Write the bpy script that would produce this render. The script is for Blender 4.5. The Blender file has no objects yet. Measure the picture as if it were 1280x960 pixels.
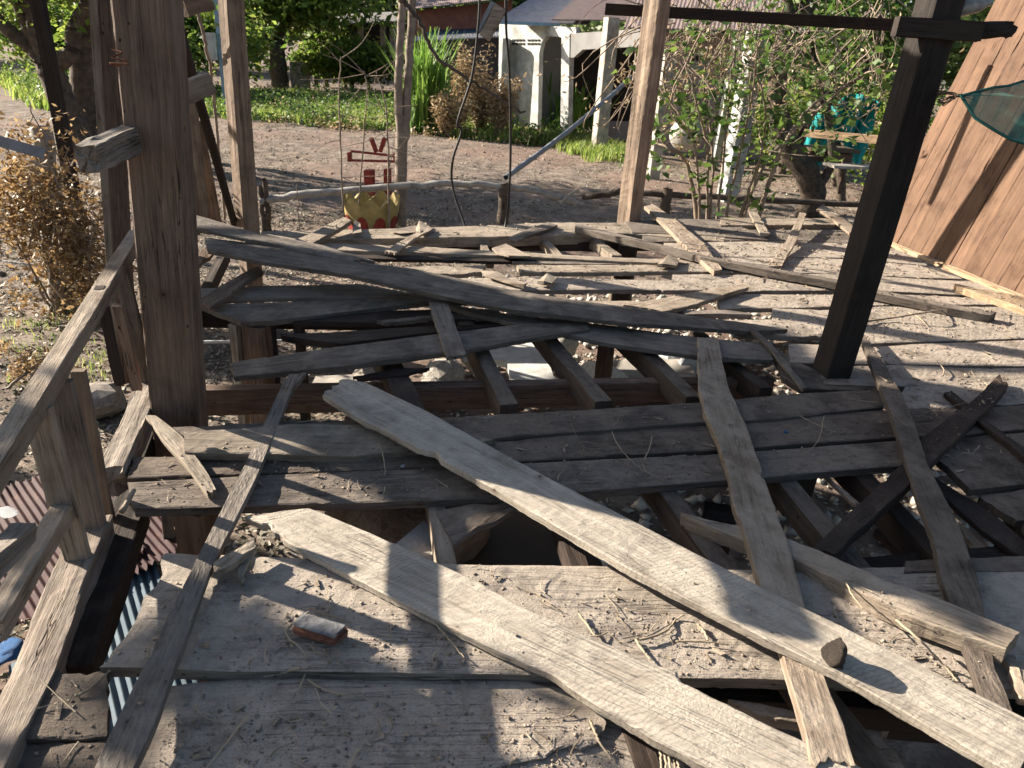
import bpy, math, random
import numpy as np
from mathutils import Vector, Matrix
from mathutils.bvhtree import BVHTree
rnd = random.Random(7)
R = np.random.RandomState(5)
sc = bpy.context.scene
COL = sc.collection
# ------------------------------------------------------------------ camera
F = 905.0; PITCH = math.radians(24.3); ROLL = math.radians(3.7); EYE = 1.4; GZ = -0.85
f_ = Vector((0, math.cos(PITCH), -math.sin(PITCH)))
u0 = Vector((0, math.sin(PITCH), math.cos(PITCH)))
r_ = Vector((1, 0, 0)) * math.cos(ROLL) + u0 * math.sin(ROLL)
u_ = u0 * math.cos(ROLL) - Vector((1, 0, 0)) * math.sin(ROLL)
CAM = Vector((0, 0, EYE))
cam = bpy.data.cameras.new('camera'); cam.sensor_width = 36; cam.lens = 36 * F / 1280
cam.clip_end = 2000; cam.clip_start = 0.02
co = bpy.data.objects.new('camera', cam); COL.objects.link(co)
m3 = Matrix((r_, u_, -f_)).transposed()
co.matrix_world = Matrix.Translation(CAM) @ m3.to_4x4()
sc.camera = co
cam.dof.use_dof = True; cam.dof.focus_distance = 2.9; cam.dof.aperture_fstop = 7

def ray(px, py): return f_ + r_ * ((px - 640) / F) - u_ * ((py - 480) / F)
def un(px, py, z=0.0):
    d = ray(px, py); return CAM + d * ((z - EYE) / d.z)
def G(px, py): return un(px, py, GZ)
def V(px, py, y):
    d = ray(px, py); return CAM + d * (y / d.y)

# ------------------------------------------------------------------ object helpers
def link(o, parent=None):
    COL.objects.link(o)
    if parent is not None: o.parent = parent
    return o
def tag(o, label, cat, group=None, kind=None):
    if label: o['label'] = label
    if cat: o['category'] = cat
    if group: o['group'] = group
    if kind: o['kind'] = kind
    return o
def empty(name, loc, label, cat, group=None):
    o = bpy.data.objects.new(name, None); o.location = loc; o.empty_display_size = .1
    link(o); return tag(o, label, cat, group)
def mesh_obj(name, verts, faces, mat, parent=None, M=None, smooth=False):
    """verts in world coords (or local when M given); parent = an Empty/obj with known matrix"""
    me = bpy.data.meshes.new(name)
    me.from_pydata([tuple(v) for v in verts], [], faces)
    me.validate(); me.update()
    if smooth: me.polygons.foreach_set('use_smooth', [True] * len(me.polygons))
    me.materials.append(mat)
    o = bpy.data.objects.new(name, me); link(o)
    if M is not None: o.matrix_world = M
    if parent is not None:
        pm = pmat(parent)
        o.parent = parent; o.matrix_parent_inverse = Matrix.Identity(4)
        o.matrix_basis = pm.inverted() @ (M if M is not None else Matrix.Identity(4))
    o['_m'] = [v for row in (M if M is not None else Matrix.Identity(4)) for v in row]
    return o
def pmat(o):
    if '_m' in o:
        v = list(o['_m']); return Matrix([v[i * 4:i * 4 + 4] for i in range(4)])
    return Matrix.Translation(o.location)
def np_mesh(name, V_, F_, mat, parent=None, smooth=False):
    me = bpy.data.meshes.new(name)
    V_ = np.asarray(V_, dtype=np.float32); F_ = np.asarray(F_, dtype=np.int32)
    n = F_.shape[1]
    me.vertices.add(len(V_)); me.vertices.foreach_set('co', V_.ravel())
    me.loops.add(F_.size); me.loops.foreach_set('vertex_index', F_.ravel())
    me.polygons.add(len(F_)); me.polygons.foreach_set('loop_start', np.arange(0, F_.size, n))
    me.polygons.foreach_set('loop_total', np.full(len(F_), n))
    me.update(calc_edges=True)
    if smooth: me.polygons.foreach_set('use_smooth', [True] * len(me.polygons))
    me.materials.append(mat)
    o = bpy.data.objects.new(name, me); link(o)
    o['_m'] = [v for row in Matrix.Identity(4) for v in row]
    if parent is not None:
        o.parent = parent; o.matrix_basis = pmat(parent).inverted()
    return o

# ------------------------------------------------------------------ materials
class NT:
    def __init__(s, name):
        s.m = bpy.data.materials.new(name); s.m.use_nodes = True
        s.t = s.m.node_tree; s.b = s.t.nodes['Principled BSDF']; s.out = s.t.nodes['Material Output']
    def n(s, t, **k):
        nd = s.t.nodes.new(t)
        for a, v in k.items():
            if a.startswith('i_'):
                key = a[2:].replace('_', ' ')
                nd.inputs[int(key) if key.isdigit() else key].default_value = v
            else: setattr(nd, a, v)
        return nd
    def l(s, a, b): s.t.links.new(a, b)
    def ramp(s, src, stops, interp='LINEAR'):
        r = s.n('ShaderNodeValToRGB'); r.color_ramp.interpolation = interp
        els = r.color_ramp.elements
        while len(els) < len(stops): els.new(.5)
        for e, (p, c) in zip(els, stops):
            e.position = p; e.color = (*c, 1) if len(c) == 3 else c
        s.l(src, r.inputs[0]); return r.outputs[0]
    def mix(s, fac, a, b, bt='MIX'):
        m = s.n('ShaderNodeMix', data_type='RGBA', blend_type=bt)
        for i, x in ((0, fac), (6, a), (7, b)):
            if hasattr(x, 'is_linked') or hasattr(x, 'links'): s.l(x, m.inputs[i])
            else: m.inputs[i].default_value = x if i == 0 else (*x, 1)
        return m.outputs[2]
    def math(s, op, a, b=0.0, clamp=False):
        m = s.n('ShaderNodeMath', operation=op); m.use_clamp = clamp
        for i, x in enumerate((a, b)):
            if isinstance(x, (int, float)): m.inputs[i].default_value = x
            else: s.l(x, m.inputs[i])
        return m.outputs[0]
    def noise(s, vec, scale, detail=4, rough=.55, dist=0):
        n = s.n('ShaderNodeTexNoise', i_Scale=scale, i_Detail=detail, i_Roughness=rough, i_Distortion=dist)
        s.l(vec, n.inputs['Vector']); return n.outputs[0]
    def bump(s, h, dist, strength=1.0):
        b = s.n('ShaderNodeBump'); b.inputs['Distance'].default_value = dist; b.inputs['Strength'].default_value = strength
        s.l(h, b.inputs['Height']); return b

def wood(name, dark, light, dust=(.30, .25, .20), dust_amt=.5, grain=1.0, saw=0.0, pits=.6, rough=.85, crack=.8, var=.34):
    t = NT(name)
    tc = t.n('ShaderNodeTexCoord'); oi = t.n('ShaderNodeObjectInfo')
    off = t.math('MULTIPLY', oi.outputs['Random'], 53.0)
    add = t.n('ShaderNodeVectorMath', operation='ADD'); t.l(tc.outputs['Object'], add.inputs[0]); t.l(off, add.inputs[1])
    P = add.outputs[0]
    def mp(sx, sy, sz):
        m = t.n('ShaderNodeMapping'); m.inputs['Scale'].default_value = (sx, sy, sz); t.l(P, m.inputs[0]); return m.outputs[0]
    g1 = t.noise(mp(1.1, 16, 16), 2.2 * grain, 7, .6, .6)
    g2 = t.noise(mp(3.5, 130, 130), 1.6 * grain, 5, .7, .2)
    blot = t.noise(P, 4.5, 6, .62, .3)
    g = t.math('ADD', t.math('MULTIPLY', g1, .55), t.math('MULTIPLY', g2, .45))
    base = t.ramp(g, [(.33, dark), (.47, tuple((a * .55 + b * .45) for a, b in zip(dark, light))), (.66, light)])
    bl = t.ramp(blot, [(.3, (.55, .52, .50)), (.5, (.95, .95, .95)), (.7, (1.12, 1.10, 1.08))])
    base = t.mix(.85, base, bl, 'MULTIPLY')
    # per object brightness
    ov = t.n('ShaderNodeMapRange'); t.l(oi.outputs['Random'], ov.inputs[0]); ov.inputs[3].default_value = 1 - var; ov.inputs[4].default_value = 1 + var * .5
    hsv = t.n('ShaderNodeHueSaturation'); t.l(base, hsv.inputs['Color']); t.l(ov.outputs[0], hsv.inputs['Value'])
    base = hsv.outputs[0]
    # cracks along the grain
    c1 = t.noise(mp(.9, 26, 26), 1.7, 3, .5, .8)
    ck = t.ramp(t.math('ABSOLUTE', t.math('SUBTRACT', c1, .5)), [(.0, (1, 1, 1)), (.014, (0, 0, 0))])
    cmask = t.ramp(t.noise(P, 3.1, 2), [(.50, (0, 0, 0)), (.58, (1, 1, 1))])
    ck = t.math('MULTIPLY', t.math('MULTIPLY', ck, cmask), crack)
    base = t.mix(ck, base, tuple(c * .22 for c in dark))
    # worm holes, chips, nail stains
    vo = t.n('ShaderNodeTexVoronoi', feature='F1', i_Scale=26.0); t.l(mp(.7, 1.3, 1.3), vo.inputs['Vector'])
    sep = t.n('ShaderNodeSeparateColor'); t.l(vo.outputs['Color'], sep.inputs[0])
    thr = t.math('MULTIPLY', t.math('POWER', sep.outputs[0], 4.0), .24 * pits)
    pit = t.math('LESS_THAN', vo.outputs['Distance'], thr)
    base = t.mix(t.math('MULTIPLY', pit, .85), base, tuple(c * .2 for c in dark))
    # nail heads with rust stains, hue drift from brown to grey between boards
    v2 = t.n('ShaderNodeTexVoronoi', feature='F1', i_Scale=4.2); t.l(P, v2.inputs['Vector'])
    base = t.mix(t.ramp(v2.outputs['Distance'], [(.0, (.75, .75, .75)), (.11, (0, 0, 0))]), base, (.055, .026, .014))
    base = t.mix(t.math('LESS_THAN', v2.outputs['Distance'], .022), base, (.012, .009, .008))
    hr = t.math('FRACT', t.math('MULTIPLY', oi.outputs['Random'], 7.31))
    base = t.mix(t.math('MULTIPLY', hr, .30 * var / .25), base, t.mix(.5, base, tuple(min(1, c * k) for c, k in zip(light, (.72, .50, .36)))))
    # dust that lies on upward faces
    geo = t.n('ShaderNodeNewGeometry'); sx = t.n('ShaderNodeSeparateXYZ'); t.l(geo.outputs['Normal'], sx.inputs[0])
    up = t.ramp(sx.outputs[2], [(.7, (0, 0, 0)), (.93, (1, 1, 1))])
    dn = t.ramp(t.noise(P, 5.5, 7, .68, .4), [(.56 - .3 * dust_amt, (0, 0, 0)), (.74 - .3 * dust_amt, (1, 1, 1))])
    fine = t.noise(P, 150, 3, .7)
    dcol = t.mix(fine, tuple(c * .72 for c in dust), tuple(min(1, c * 1.25) for c in dust))
    mott = t.ramp(t.noise(P, 17, 6, .75, .5), [(.33, (.52, .50, .48)), (.5, (.92, .92, .92)), (.66, (1.12, 1.1, 1.08))])
    dcol = t.mix(.8, dcol, mott, 'MULTIPLY')
    sp_ = t.math('MULTIPLY', t.ramp(t.noise(P, 70, 4, .8, .8), [(.60, (0, 0, 0)), (.66, (1, 1, 1))]), t.ramp(t.noise(P, 9, 4, .6), [(.42, (0, 0, 0)), (.6, (1, 1, 1))]))
    dcol = t.mix(t.math('MULTIPLY', sp_, .75), dcol, tuple(c * .28 for c in dust))
    df = t.math('MULTIPLY', t.math('MULTIPLY', up, dn), min(1, .3 + dust_amt * .5))
    col = t.mix(df, base, dcol)
    if saw:
        wv = t.n('ShaderNodeTexWave', wave_type='BANDS', bands_direction='X', i_Scale=22.0, i_Distortion=7.0, i_Detail=3.0)
        wv.inputs['Detail Scale'].default_value = 1.6
        mm = t.n('ShaderNodeMapping'); mm.inputs['Rotation'].default_value = (0, 0, .45); t.l(P, mm.inputs[0]); t.l(mm.outputs[0], wv.inputs['Vector'])
        sm = t.math('MULTIPLY', t.ramp(wv.outputs[1], [(.0, (1, 1, 1)), (.32, (0, 0, 0))]), t.ramp(t.noise(P, 3.3, 4), [(.4, (0, 0, 0)), (.6, (1, 1, 1))]))
        col = t.mix(t.math('MULTIPLY', sm, .38 * saw), col, tuple(c * .6 for c in dark))
    t.l(col, t.b.inputs['Base Color'])
    t.b.inputs['Roughness'].default_value = rough
    t.b.inputs['Specular IOR Level'].default_value = .25
    h = t.math('ADD', t.math('MULTIPLY', g1, 1.0), t.math('MULTIPLY', g2, .45))
    h = t.math('SUBTRACT', h, t.math('MULTIPLY', ck, .9))
    h = t.math('SUBTRACT', h, t.math('MULTIPLY', pit, .6))
    h = t.math('ADD', h, t.math('MULTIPLY', t.math('MULTIPLY', fine, dn), .5))
    b = t.bump(h, .006, .9); t.l(b.outputs[0], t.b.inputs['Normal'])
    return t.m

M = {}
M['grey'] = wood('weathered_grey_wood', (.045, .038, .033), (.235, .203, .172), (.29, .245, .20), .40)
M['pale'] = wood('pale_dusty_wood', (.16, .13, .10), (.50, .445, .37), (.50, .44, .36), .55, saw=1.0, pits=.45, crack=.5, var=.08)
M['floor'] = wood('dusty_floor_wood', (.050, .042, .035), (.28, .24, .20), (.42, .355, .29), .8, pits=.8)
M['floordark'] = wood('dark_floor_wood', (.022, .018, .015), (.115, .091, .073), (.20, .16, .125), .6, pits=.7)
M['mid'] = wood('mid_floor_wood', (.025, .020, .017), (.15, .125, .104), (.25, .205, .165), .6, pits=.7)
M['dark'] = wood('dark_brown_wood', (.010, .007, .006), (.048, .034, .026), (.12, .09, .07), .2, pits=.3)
M['post'] = wood('brown_post_wood', (.045, .031, .023), (.225, .155, .112), (.2, .15, .11), .1, pits=.8, grain=1.0, crack=1.0)
M['splitpost'] = wood('split_brown_wood', (.055, .036, .026), (.33, .25, .185), (.3, .24, .18), .1, pits=.3, grain=.8, crack=1.0)
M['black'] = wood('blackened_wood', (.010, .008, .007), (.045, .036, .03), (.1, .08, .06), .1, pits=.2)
M['raw'] = wood('raw_orange_wood', (.15, .095, .055), (.44, .33, .215), (.45, .38, .28), .35, pits=.3, crack=.9)
M['tan'] = wood('tan_sunbleached_wood', (.10, .078, .058), (.37, .31, .24), (.42, .35, .275), .45, pits=.6)
M['wall'] = wood('ochre_wall_wood', (.065, .037, .024), (.155, .092, .058), (.22, .16, .11), 0., pits=.5, grain=.6, crack=.5, var=.12)
M['rot'] = wood('rotten_furrowed_wood', (.035, .026, .02), (.42, .375, .32), (.4, .34, .28), .1, grain=1.3, pits=.3, crack=1.0)

def simple(name, col, rough=.8, noise_scale=12, contrast=.35, bump=.002, metallic=0, coords='Object', col2=None):
    t = NT(name); tc = t.n('ShaderNodeTexCoord')
    P = tc.outputs[coords]
    n1 = t.noise(P, noise_scale, 6, .65, .3)
    c2 = col2 or tuple(c * (1 - contrast) for c in col)
    t.l(t.ramp(n1, [(.35, c2), (.65, col)]), t.b.inputs['Base Color'])
    t.b.inputs['Roughness'].default_value = rough; t.b.inputs['Metallic'].default_value = metallic
    t.b.inputs['Specular IOR Level'].default_value = .3
    b = t.bump(t.noise(P, noise_scale * 4, 6, .7), bump); t.l(b.outputs[0], t.b.inputs['Normal'])
    return t.m
def leafmat(name, cols, trans=.35, rough=.55, coord_scale=.6):
    t = NT(name); geo = t.n('ShaderNodeNewGeometry'); tc = t.n('ShaderNodeTexCoord')
    n1 = t.noise(tc.outputs['Object'], coord_scale, 3)
    f = t.math('ADD', t.math('MULTIPLY', geo.outputs['Random Per Island'], .6), t.math('MULTIPLY', n1, .5))
    k = len(cols)
    c = t.ramp(f, [(.08 + .84 * i / (k - 1), cols[i]) for i in range(k)])
    t.l(c, t.b.inputs['Base Color']); t.b.inputs['Roughness'].default_value = rough
    tr = t.n('ShaderNodeBsdfTranslucent'); t.l(c, tr.inputs[0])
    mx = t.n('ShaderNodeMixShader'); mx.inputs[0].default_value = trans
    t.l(t.b.outputs[0], mx.inputs[1]); t.l(tr.outputs[0], mx.inputs[2]); t.l(mx.outputs[0], t.out.inputs[0])
    return t.m
M['leaf'] = leafmat('green_leaves', [(.025, .055, .010), (.07, .13, .02), (.17, .24, .04), (.32, .36, .08)], .6)
M['leafbelt'] = leafmat('background_leaves', [(.05, .09, .03), (.11, .17, .05), (.2, .26, .09), (.33, .36, .15)], .5, coord_scale=.2)
M['leafyoung'] = leafmat('young_leaves', [(.02, .05, .012), (.07, .13, .025), (.19, .26, .055)], .5)
M['drygrass'] = leafmat('dry_leaves', [(.14, .09, .045), (.34, .24, .13), (.52, .40, .24)], .35)
M['orangeleaf'] = leafmat('dry_orange_leaves', [(.09, .052, .024), (.25, .155, .07), (.46, .33, .17)], .4, coord_scale=3)
M['grass'] = leafmat('grass_blades', [(.06, .10, .02), (.15, .24, .045), (.30, .37, .08), (.42, .40, .16)], .5, coord_scale=1.2)
M['jar'] = simple('white_glazed_clay', (.40, .38, .34), .6, 2, .25, .001)
M['rust'] = simple('rusty_iron', (.16, .06, .03), .9, 30, .4, .001)
M['cane'] = leafmat('cane_blades', [(.06, .14, .02), (.14, .26, .04), (.26, .38, .08)], .45)
M['litter'] = leafmat('fallen_leaves', [(.025, .022, .015), (.10, .085, .05), (.24, .21, .15), (.50, .46, .38)], .1, .8, 2)
M['straw'] = leafmat('dry_straw', [(.10, .07, .045), (.26, .20, .13), (.42, .35, .25)], .1, .8, 5)
M['crumb'] = leafmat('soil_crumbs', [(.06, .045, .035), (.19, .145, .11), (.36, .29, .225)], .0, .95, 5)
M['bark'] = simple('grey_brown_bark', (.13, .10, .075), .9, 11, .7, .03)
M['barkdark'] = simple('dark_bark', (.13, .098, .075), .9, 8, .6, .03)
M['twig'] = simple('dry_twigs', (.30, .23, .17), .85, 14, .5, .004)
M['palepole'] = simple('pale_sapling_bark', (.26, .205, .16), .8, 9, .4, .004)
M['greypole'] = simple('silver_grey_pole', (.34, .32, .29), .8, 10, .45, .004)
M['concrete'] = simple('pale_concrete', (.42, .38, .33), .85, 5, .5, .004)
M['concretew'] = simple('whitewashed_concrete', (.46, .46, .44), .85, 3.2, .4, .002)
M['rubble'] = simple('broken_concrete', (.48, .44, .38), .9, 5, .45, .012)
M['white'] = simple('white_painted_board', (.60, .58, .54), .7, 7, .4, .001)
M['stone'] = simple('dusty_stone', (.36, .31, .26), .9, 6, .5, .01)
M['brick'] = simple('old_red_brick', (.20, .085, .055), .9, 30, .6, .004)
M['brickdust'] = simple('dusty_brick_top', (.24, .235, .235), .95, 40, .6, .004)
M['bag'] = simple('dirty_cement_sack', (.58, .54, .46), .8, 7, .4, .006)
M['plastic'] = simple('dirty_white_plastic', (.62, .64, .66), .35, 9, .35, .01)
M['ply'] = simple('brown_plywood', (.12, .085, .055), .8, 3, .35, .002)
M['wire'] = simple('black_wire', (.02, .018, .017), .5, 30, .3, .001)
M['pipe'] = simple('grey_pipe', (.22, .23, .25), .5, 10, .3, .001)
M['redpaint'] = simple('red_painted_cement', (.36, .06, .04), .7, 18, .55, .002)
M['yellowpaint'] = simple('ochre_painted_cement', (.40, .31, .12), .7, 9, .35, .002)
M['whitewall'] = simple('stained_white_plaster', (.64, .63, .59), .9, 2.2, .6, .003)
M['pinkwall'] = simple('faded_pink_plaster', (.40, .30, .28), .9, 1.2, .3, .003)
M['greywall'] = simple('grey_plaster', (.30, .29, .28), .9, 1.2, .3, .003)
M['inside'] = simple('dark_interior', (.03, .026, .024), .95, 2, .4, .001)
M['brickwall'] = simple('red_brick_wall', (.30, .12, .085), .9, 3, .35, .003)
M['bluetrim'] = simple('blue_painted_sheet', (.22, .36, .48), .6, 3, .3, .001)
M['net'] = simple('dark_shade_net', (.045, .04, .05), .95, 3, .4, .001)
M['teal'] = simple('turquoise_cloth', (.01, .30, .30), .75, 5, .35, .02)
M['bluebox'] = simple('blue_grey_paint', (.20, .29, .38), .6, 9, .25, .001)
M['bluerag'] = simple('blue_rag', (.06, .20, .48), .8, 16, .5, .01)
M['greennet'] = None

def tin(name, col, col2, pitch=13.0, rust=.3):
    t = NT(name); tc = t.n('ShaderNodeTexCoord'); P = tc.outputs['Object']
    n1 = t.noise(P, 5, 6, .65); n2 = t.noise(P, 22, 5, .7)
    c = t.mix(t.ramp(n1, [(.4, (0, 0, 0)), (.7, (1, 1, 1))]), col, col2)
    c = t.mix(t.math('MULTIPLY', t.ramp(n2, [(.55, (0, 0, 0)), (.65, (1, 1, 1))]), rust), c, (.16, .07, .035))
    t.l(c, t.b.inputs['Base Color']); t.b.inputs['Roughness'].default_value = .75; t.b.inputs['Specular IOR Level'].default_value = .2
    return t.m
M['tinred'] = tin('maroon_corrugated_sheet', (.032, .011, .012), (.055, .022, .022))
M['tinblue'] = tin('blue_grey_corrugated_sheet', (.05, .08, .10), (.10, .13, .155), rust=.1)
M['tingrey'] = tin('faded_roof_sheet', (.25, .25, .27), (.16, .16, .19), rust=.25)
M['tinpink'] = tin('pinkish_roof_sheet', (.24, .18, .16), (.16, .12, .12), rust=.3)
M['tinold'] = tin('old_roof_sheet', (.2, .19, .18), (.14, .13, .12), rust=.6)

def netmat():
    t = NT('green_hammock_net'); tc = t.n('ShaderNodeTexCoord')
    mp = t.n('ShaderNodeMapping'); t.l(tc.outputs['Object'], mp.inputs[0])
    n = t.noise(mp.outputs[0], 18, 4, .6)
    t.l(t.ramp(n, [(.35, (.01, .07, .055)), (.65, (.035, .15, .11))]), t.b.inputs['Base Color'])
    t.b.inputs['Roughness'].default_value = .6
    w1 = t.n('ShaderNodeTexWave', bands_direction='DIAGONAL', i_Scale=95.0); t.l(mp.outputs[0], w1.inputs['Vector'])
    tr = t.n('ShaderNodeBsdfTransparent'); mx = t.n('ShaderNodeMixShader')
    t.l(t.ramp(w1.outputs[1], [(.2, (.62, .62, .62)), (.5, (1, 1, 1))]), mx.inputs[0])
    t.l(tr.outputs[0], mx.inputs[1]); t.l(t.b.outputs[0], mx.inputs[2]); t.l(mx.outputs[0], t.out.inputs[0])
    return t.m
M['greennet'] = netmat()

def groundmat():
    t = NT('dusty_red_earth'); geo = t.n('ShaderNodeNewGeometry'); P = geo.outputs['Position']
    n1 = t.noise(P, .35, 5, .6, .4); n2 = t.noise(P, 3.2, 8, .7, .3); n3 = t.noise(P, 30, 6, .7)
    c = t.ramp(n2, [(.32, (.065, .051, .042)), (.5, (.165, .13, .105)), (.68, (.32, .265, .215))])
    c = t.mix(t.ramp(n1, [(.42, (0, 0, 0)), (.62, (.75, .75, .75))]), c, (.22, .150, .118))
    c = t.mix(t.ramp(n3, [(.3, (.8, .8, .8)), (.5, (0, 0, 0))]), c, (.09, .065, .05))
    vo = t.n('ShaderNodeTexVoronoi', feature='F1', i_Scale=16.0); t.l(P, vo.inputs['Vector'])
    sp = t.n('ShaderNodeSeparateColor'); t.l(vo.outputs['Color'], sp.inputs[0])
    st = t.math('LESS_THAN', vo.outputs['Distance'], t.math('MULTIPLY', t.math('POWER', sp.outputs[0], 3.0), .4))
    c = t.mix(t.math('MULTIPLY', st, .7), c, t.mix(sp.outputs[1], (.06, .05, .04), (.42, .39, .34)))
    t.l(c, t.b.inputs['Base Color']); t.b.inputs['Roughness'].default_value = .95; t.b.inputs['Specular IOR Level'].default_value = .15
    h = t.math('ADD', n2, t.math('MULTIPLY', n3, .35)); h = t.math('ADD', h, t.math('MULTIPLY', st, .3))
    b = t.bump(h, .05, .9); t.l(b.outputs[0], t.b.inputs['Normal'])
    return t.m
M['ground'] = groundmat()

# ------------------------------------------------------------------ geometry helpers
def wob(n, seed, octs=((3, 1.0), (9, .5), (27, .3))):
    rs = np.random.RandomState(seed & 0x7fffffff)
    x = np.linspace(0, 1, n); out = np.zeros(n)
    for fq, a in octs:
        k = rs.randn(fq + 3); out += a * np.interp(x * (fq + 1), np.arange(fq + 3), k)
    return out
def resample(P, n):
    P = np.asarray(P, float); d = np.r_[0, np.cumsum(np.hypot(*np.diff(P, axis=0).T))]
    s = np.linspace(0, d[-1], n)
    return np.c_[np.interp(s, d, P[:, 0]), np.interp(s, d, P[:, 1])]
BV = []      # world geometry for dropping litter
SEED = [11]
def slab_mesh(Lu, Ru, th, jag=(.01, .01), ew=.003, warp=.004, M4=None, nc=10, seed=0):
    """Lu,Ru (n,2) edges in local plane; returns verts, faces in local"""
    n = len(Lu); rs = np.random.RandomState(seed)
    Lu = Lu.copy(); Ru = Ru.copy()
    W = np.linalg.norm(Ru - Lu, axis=1).mean(); Ln = abs(Lu[-1, 0] - Lu[0, 0]) + 1e-6
    sg = np.sign(Ru[:, 1].mean() - Lu[:, 1].mean())
    oc = ((4, .6), (14, .5), (40, .35)) if n > 40 else ((2, .6), (6, .5))
    Lu[:, 1] += ew * wob(n, seed + 1, oc); Ru[:, 1] += ew * wob(n, seed + 2, oc)
    # chips out of the edges
    for E, s in ((Lu, sg), (Ru, -sg)):
        for k in range(rs.randint(0, 3)):
            c = rs.randint(0, n); w = rs.randint(1, 3); E[max(0, c - w):c + w, 1] += s * rs.uniform(.15, 1) * min(.012, W * .1)
    t = np.linspace(0, 1, nc); t = np.r_[0, .03, t[1:-1], .97, 1]; m = len(t)
    P = Lu[:, None, :] * (1 - t)[None, :, None] + Ru[:, None, :] * t[None, :, None]
    # jagged ends
    k = min(n // 3, max(2, int(n * max(jag) * 1.5 / Ln) + 1))
    for end, amp in ((0, jag[0]), (1, jag[1])):
        if amp <= 0: continue
        j = (rs.rand(m) ** 2) * amp; j = j * .7 + np.roll(j, 1) * .3
        fall = np.clip(1 - np.arange(n) / k, 0, 1)
        if end: P[:, :, 0] -= (fall[::-1][:, None] * j[None, :]) * np.sign(Lu[-1, 0] - Lu[0, 0])
        else: P[:, :, 0] += (fall[:, None] * j[None, :]) * np.sign(Lu[-1, 0] - Lu[0, 0])
    z = np.zeros((n, m))
    z += warp * wob(n, seed + 5, ((2, 1.), (5, .25)))[:, None] + (t - .5)[None, :] * warp * 1.5 * wob(n, seed + 6, ((2, 1.),))[:, None]
    z += rs.randn(n, m) * .0005
    z[:, 0] -= .003; z[:, -1] -= .003
    top = np.dstack([P, z]); bot = np.dstack([P, z - th + rs.randn(n, m) * .001])
    bot[:, 0, 1] += sg * .002; bot[:, -1, 1] -= sg * .002
    Vv = np.concatenate([top.reshape(-1, 3), bot.reshape(-1, 3)]); o = n * m; Fs = []
    idx = lambda i, j: i * m + j
    for i in range(n - 1):
        for j in range(m - 1):
            a, b, c, d = idx(i, j), idx(i + 1, j), idx(i + 1, j + 1), idx(i, j + 1)
            Fs.append((a, b, c, d) if sg * np.sign(Lu[-1, 0] - Lu[0, 0]) > 0 else (d, c, b, a))
            Fs.append((o + d, o + c, o + b, o + a) if sg * np.sign(Lu[-1, 0] - Lu[0, 0]) > 0 else (o + a, o + b, o + c, o + d))
    flip = sg * np.sign(Lu[-1, 0] - Lu[0, 0]) > 0
    for i in range(n - 1):
        q = (idx(i, 0), o + idx(i, 0), o + idx(i + 1, 0), idx(i + 1, 0)); Fs.append(q if flip else q[::-1])
        q = (idx(i, m - 1), idx(i + 1, m - 1), o + idx(i + 1, m - 1), o + idx(i, m - 1)); Fs.append(q if flip else q[::-1])
    for j in range(m - 1):
        q = (idx(0, j), idx(0, j + 1), o + idx(0, j + 1), o + idx(0, j)); Fs.append(q if flip else q[::-1])
        q = (idx(n - 1, j), o + idx(n - 1, j), o + idx(n - 1, j + 1), idx(n - 1, j + 1)); Fs.append(q if flip else q[::-1])
    return Vv, Fs

def plank(name, label, L, Rr, z0=0., z1=None, th=.028, mat='grey', cat='plank', group=None, jag=(.008, .008), ew=.003, warp=.003, parent=None, roll=0, bvh=True):
    """a board whose top face fills the outline seen between the edges L and Rr (both run start->end)"""
    if z1 is None: z1 = z0
    SEED[0] += 17; seed = SEED[0]
    A = un((L[0][0] + Rr[0][0]) / 2, (L[0][1] + Rr[0][1]) / 2, z0)
    B = un((L[-1][0] + Rr[-1][0]) / 2, (L[-1][1] + Rr[-1][1]) / 2, z1)
    a = (B - A).normalized(); w = Vector((0, 0, 1)).cross(a).normalized(); n = a.cross(w).normalized()
    if roll: q = Matrix.Rotation(roll, 3, a); w = q @ w; n = q @ n
    def loc(p):
        d = ray(*p); t = (A - CAM).dot(n) / d.dot(n); q = CAM + d * t - A
        return (q.dot(a), q.dot(w))
    l = np.array([loc(p) for p in L]); r = np.array([loc(p) for p in Rr])
    n_st = int(min(140, max(10, np.hypot(*(l[-1] - l[0])) / .018)))
    l = resample(l, n_st); r = resample(r, n_st)
    Vv, Fs = slab_mesh(l, r, th, jag, ew, warp, seed=seed)
    M4 = Matrix((a, w, n)).transposed().to_4x4(); M4.translation = A
    o = mesh_obj(name, Vv, Fs, M[mat], parent, M4)
    if bvh: BV.append((np.array(Vv), Fs, M4))
    if parent is None: tag(o, label, cat, group)
    elif label: o['label'] = label
    return o

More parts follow.
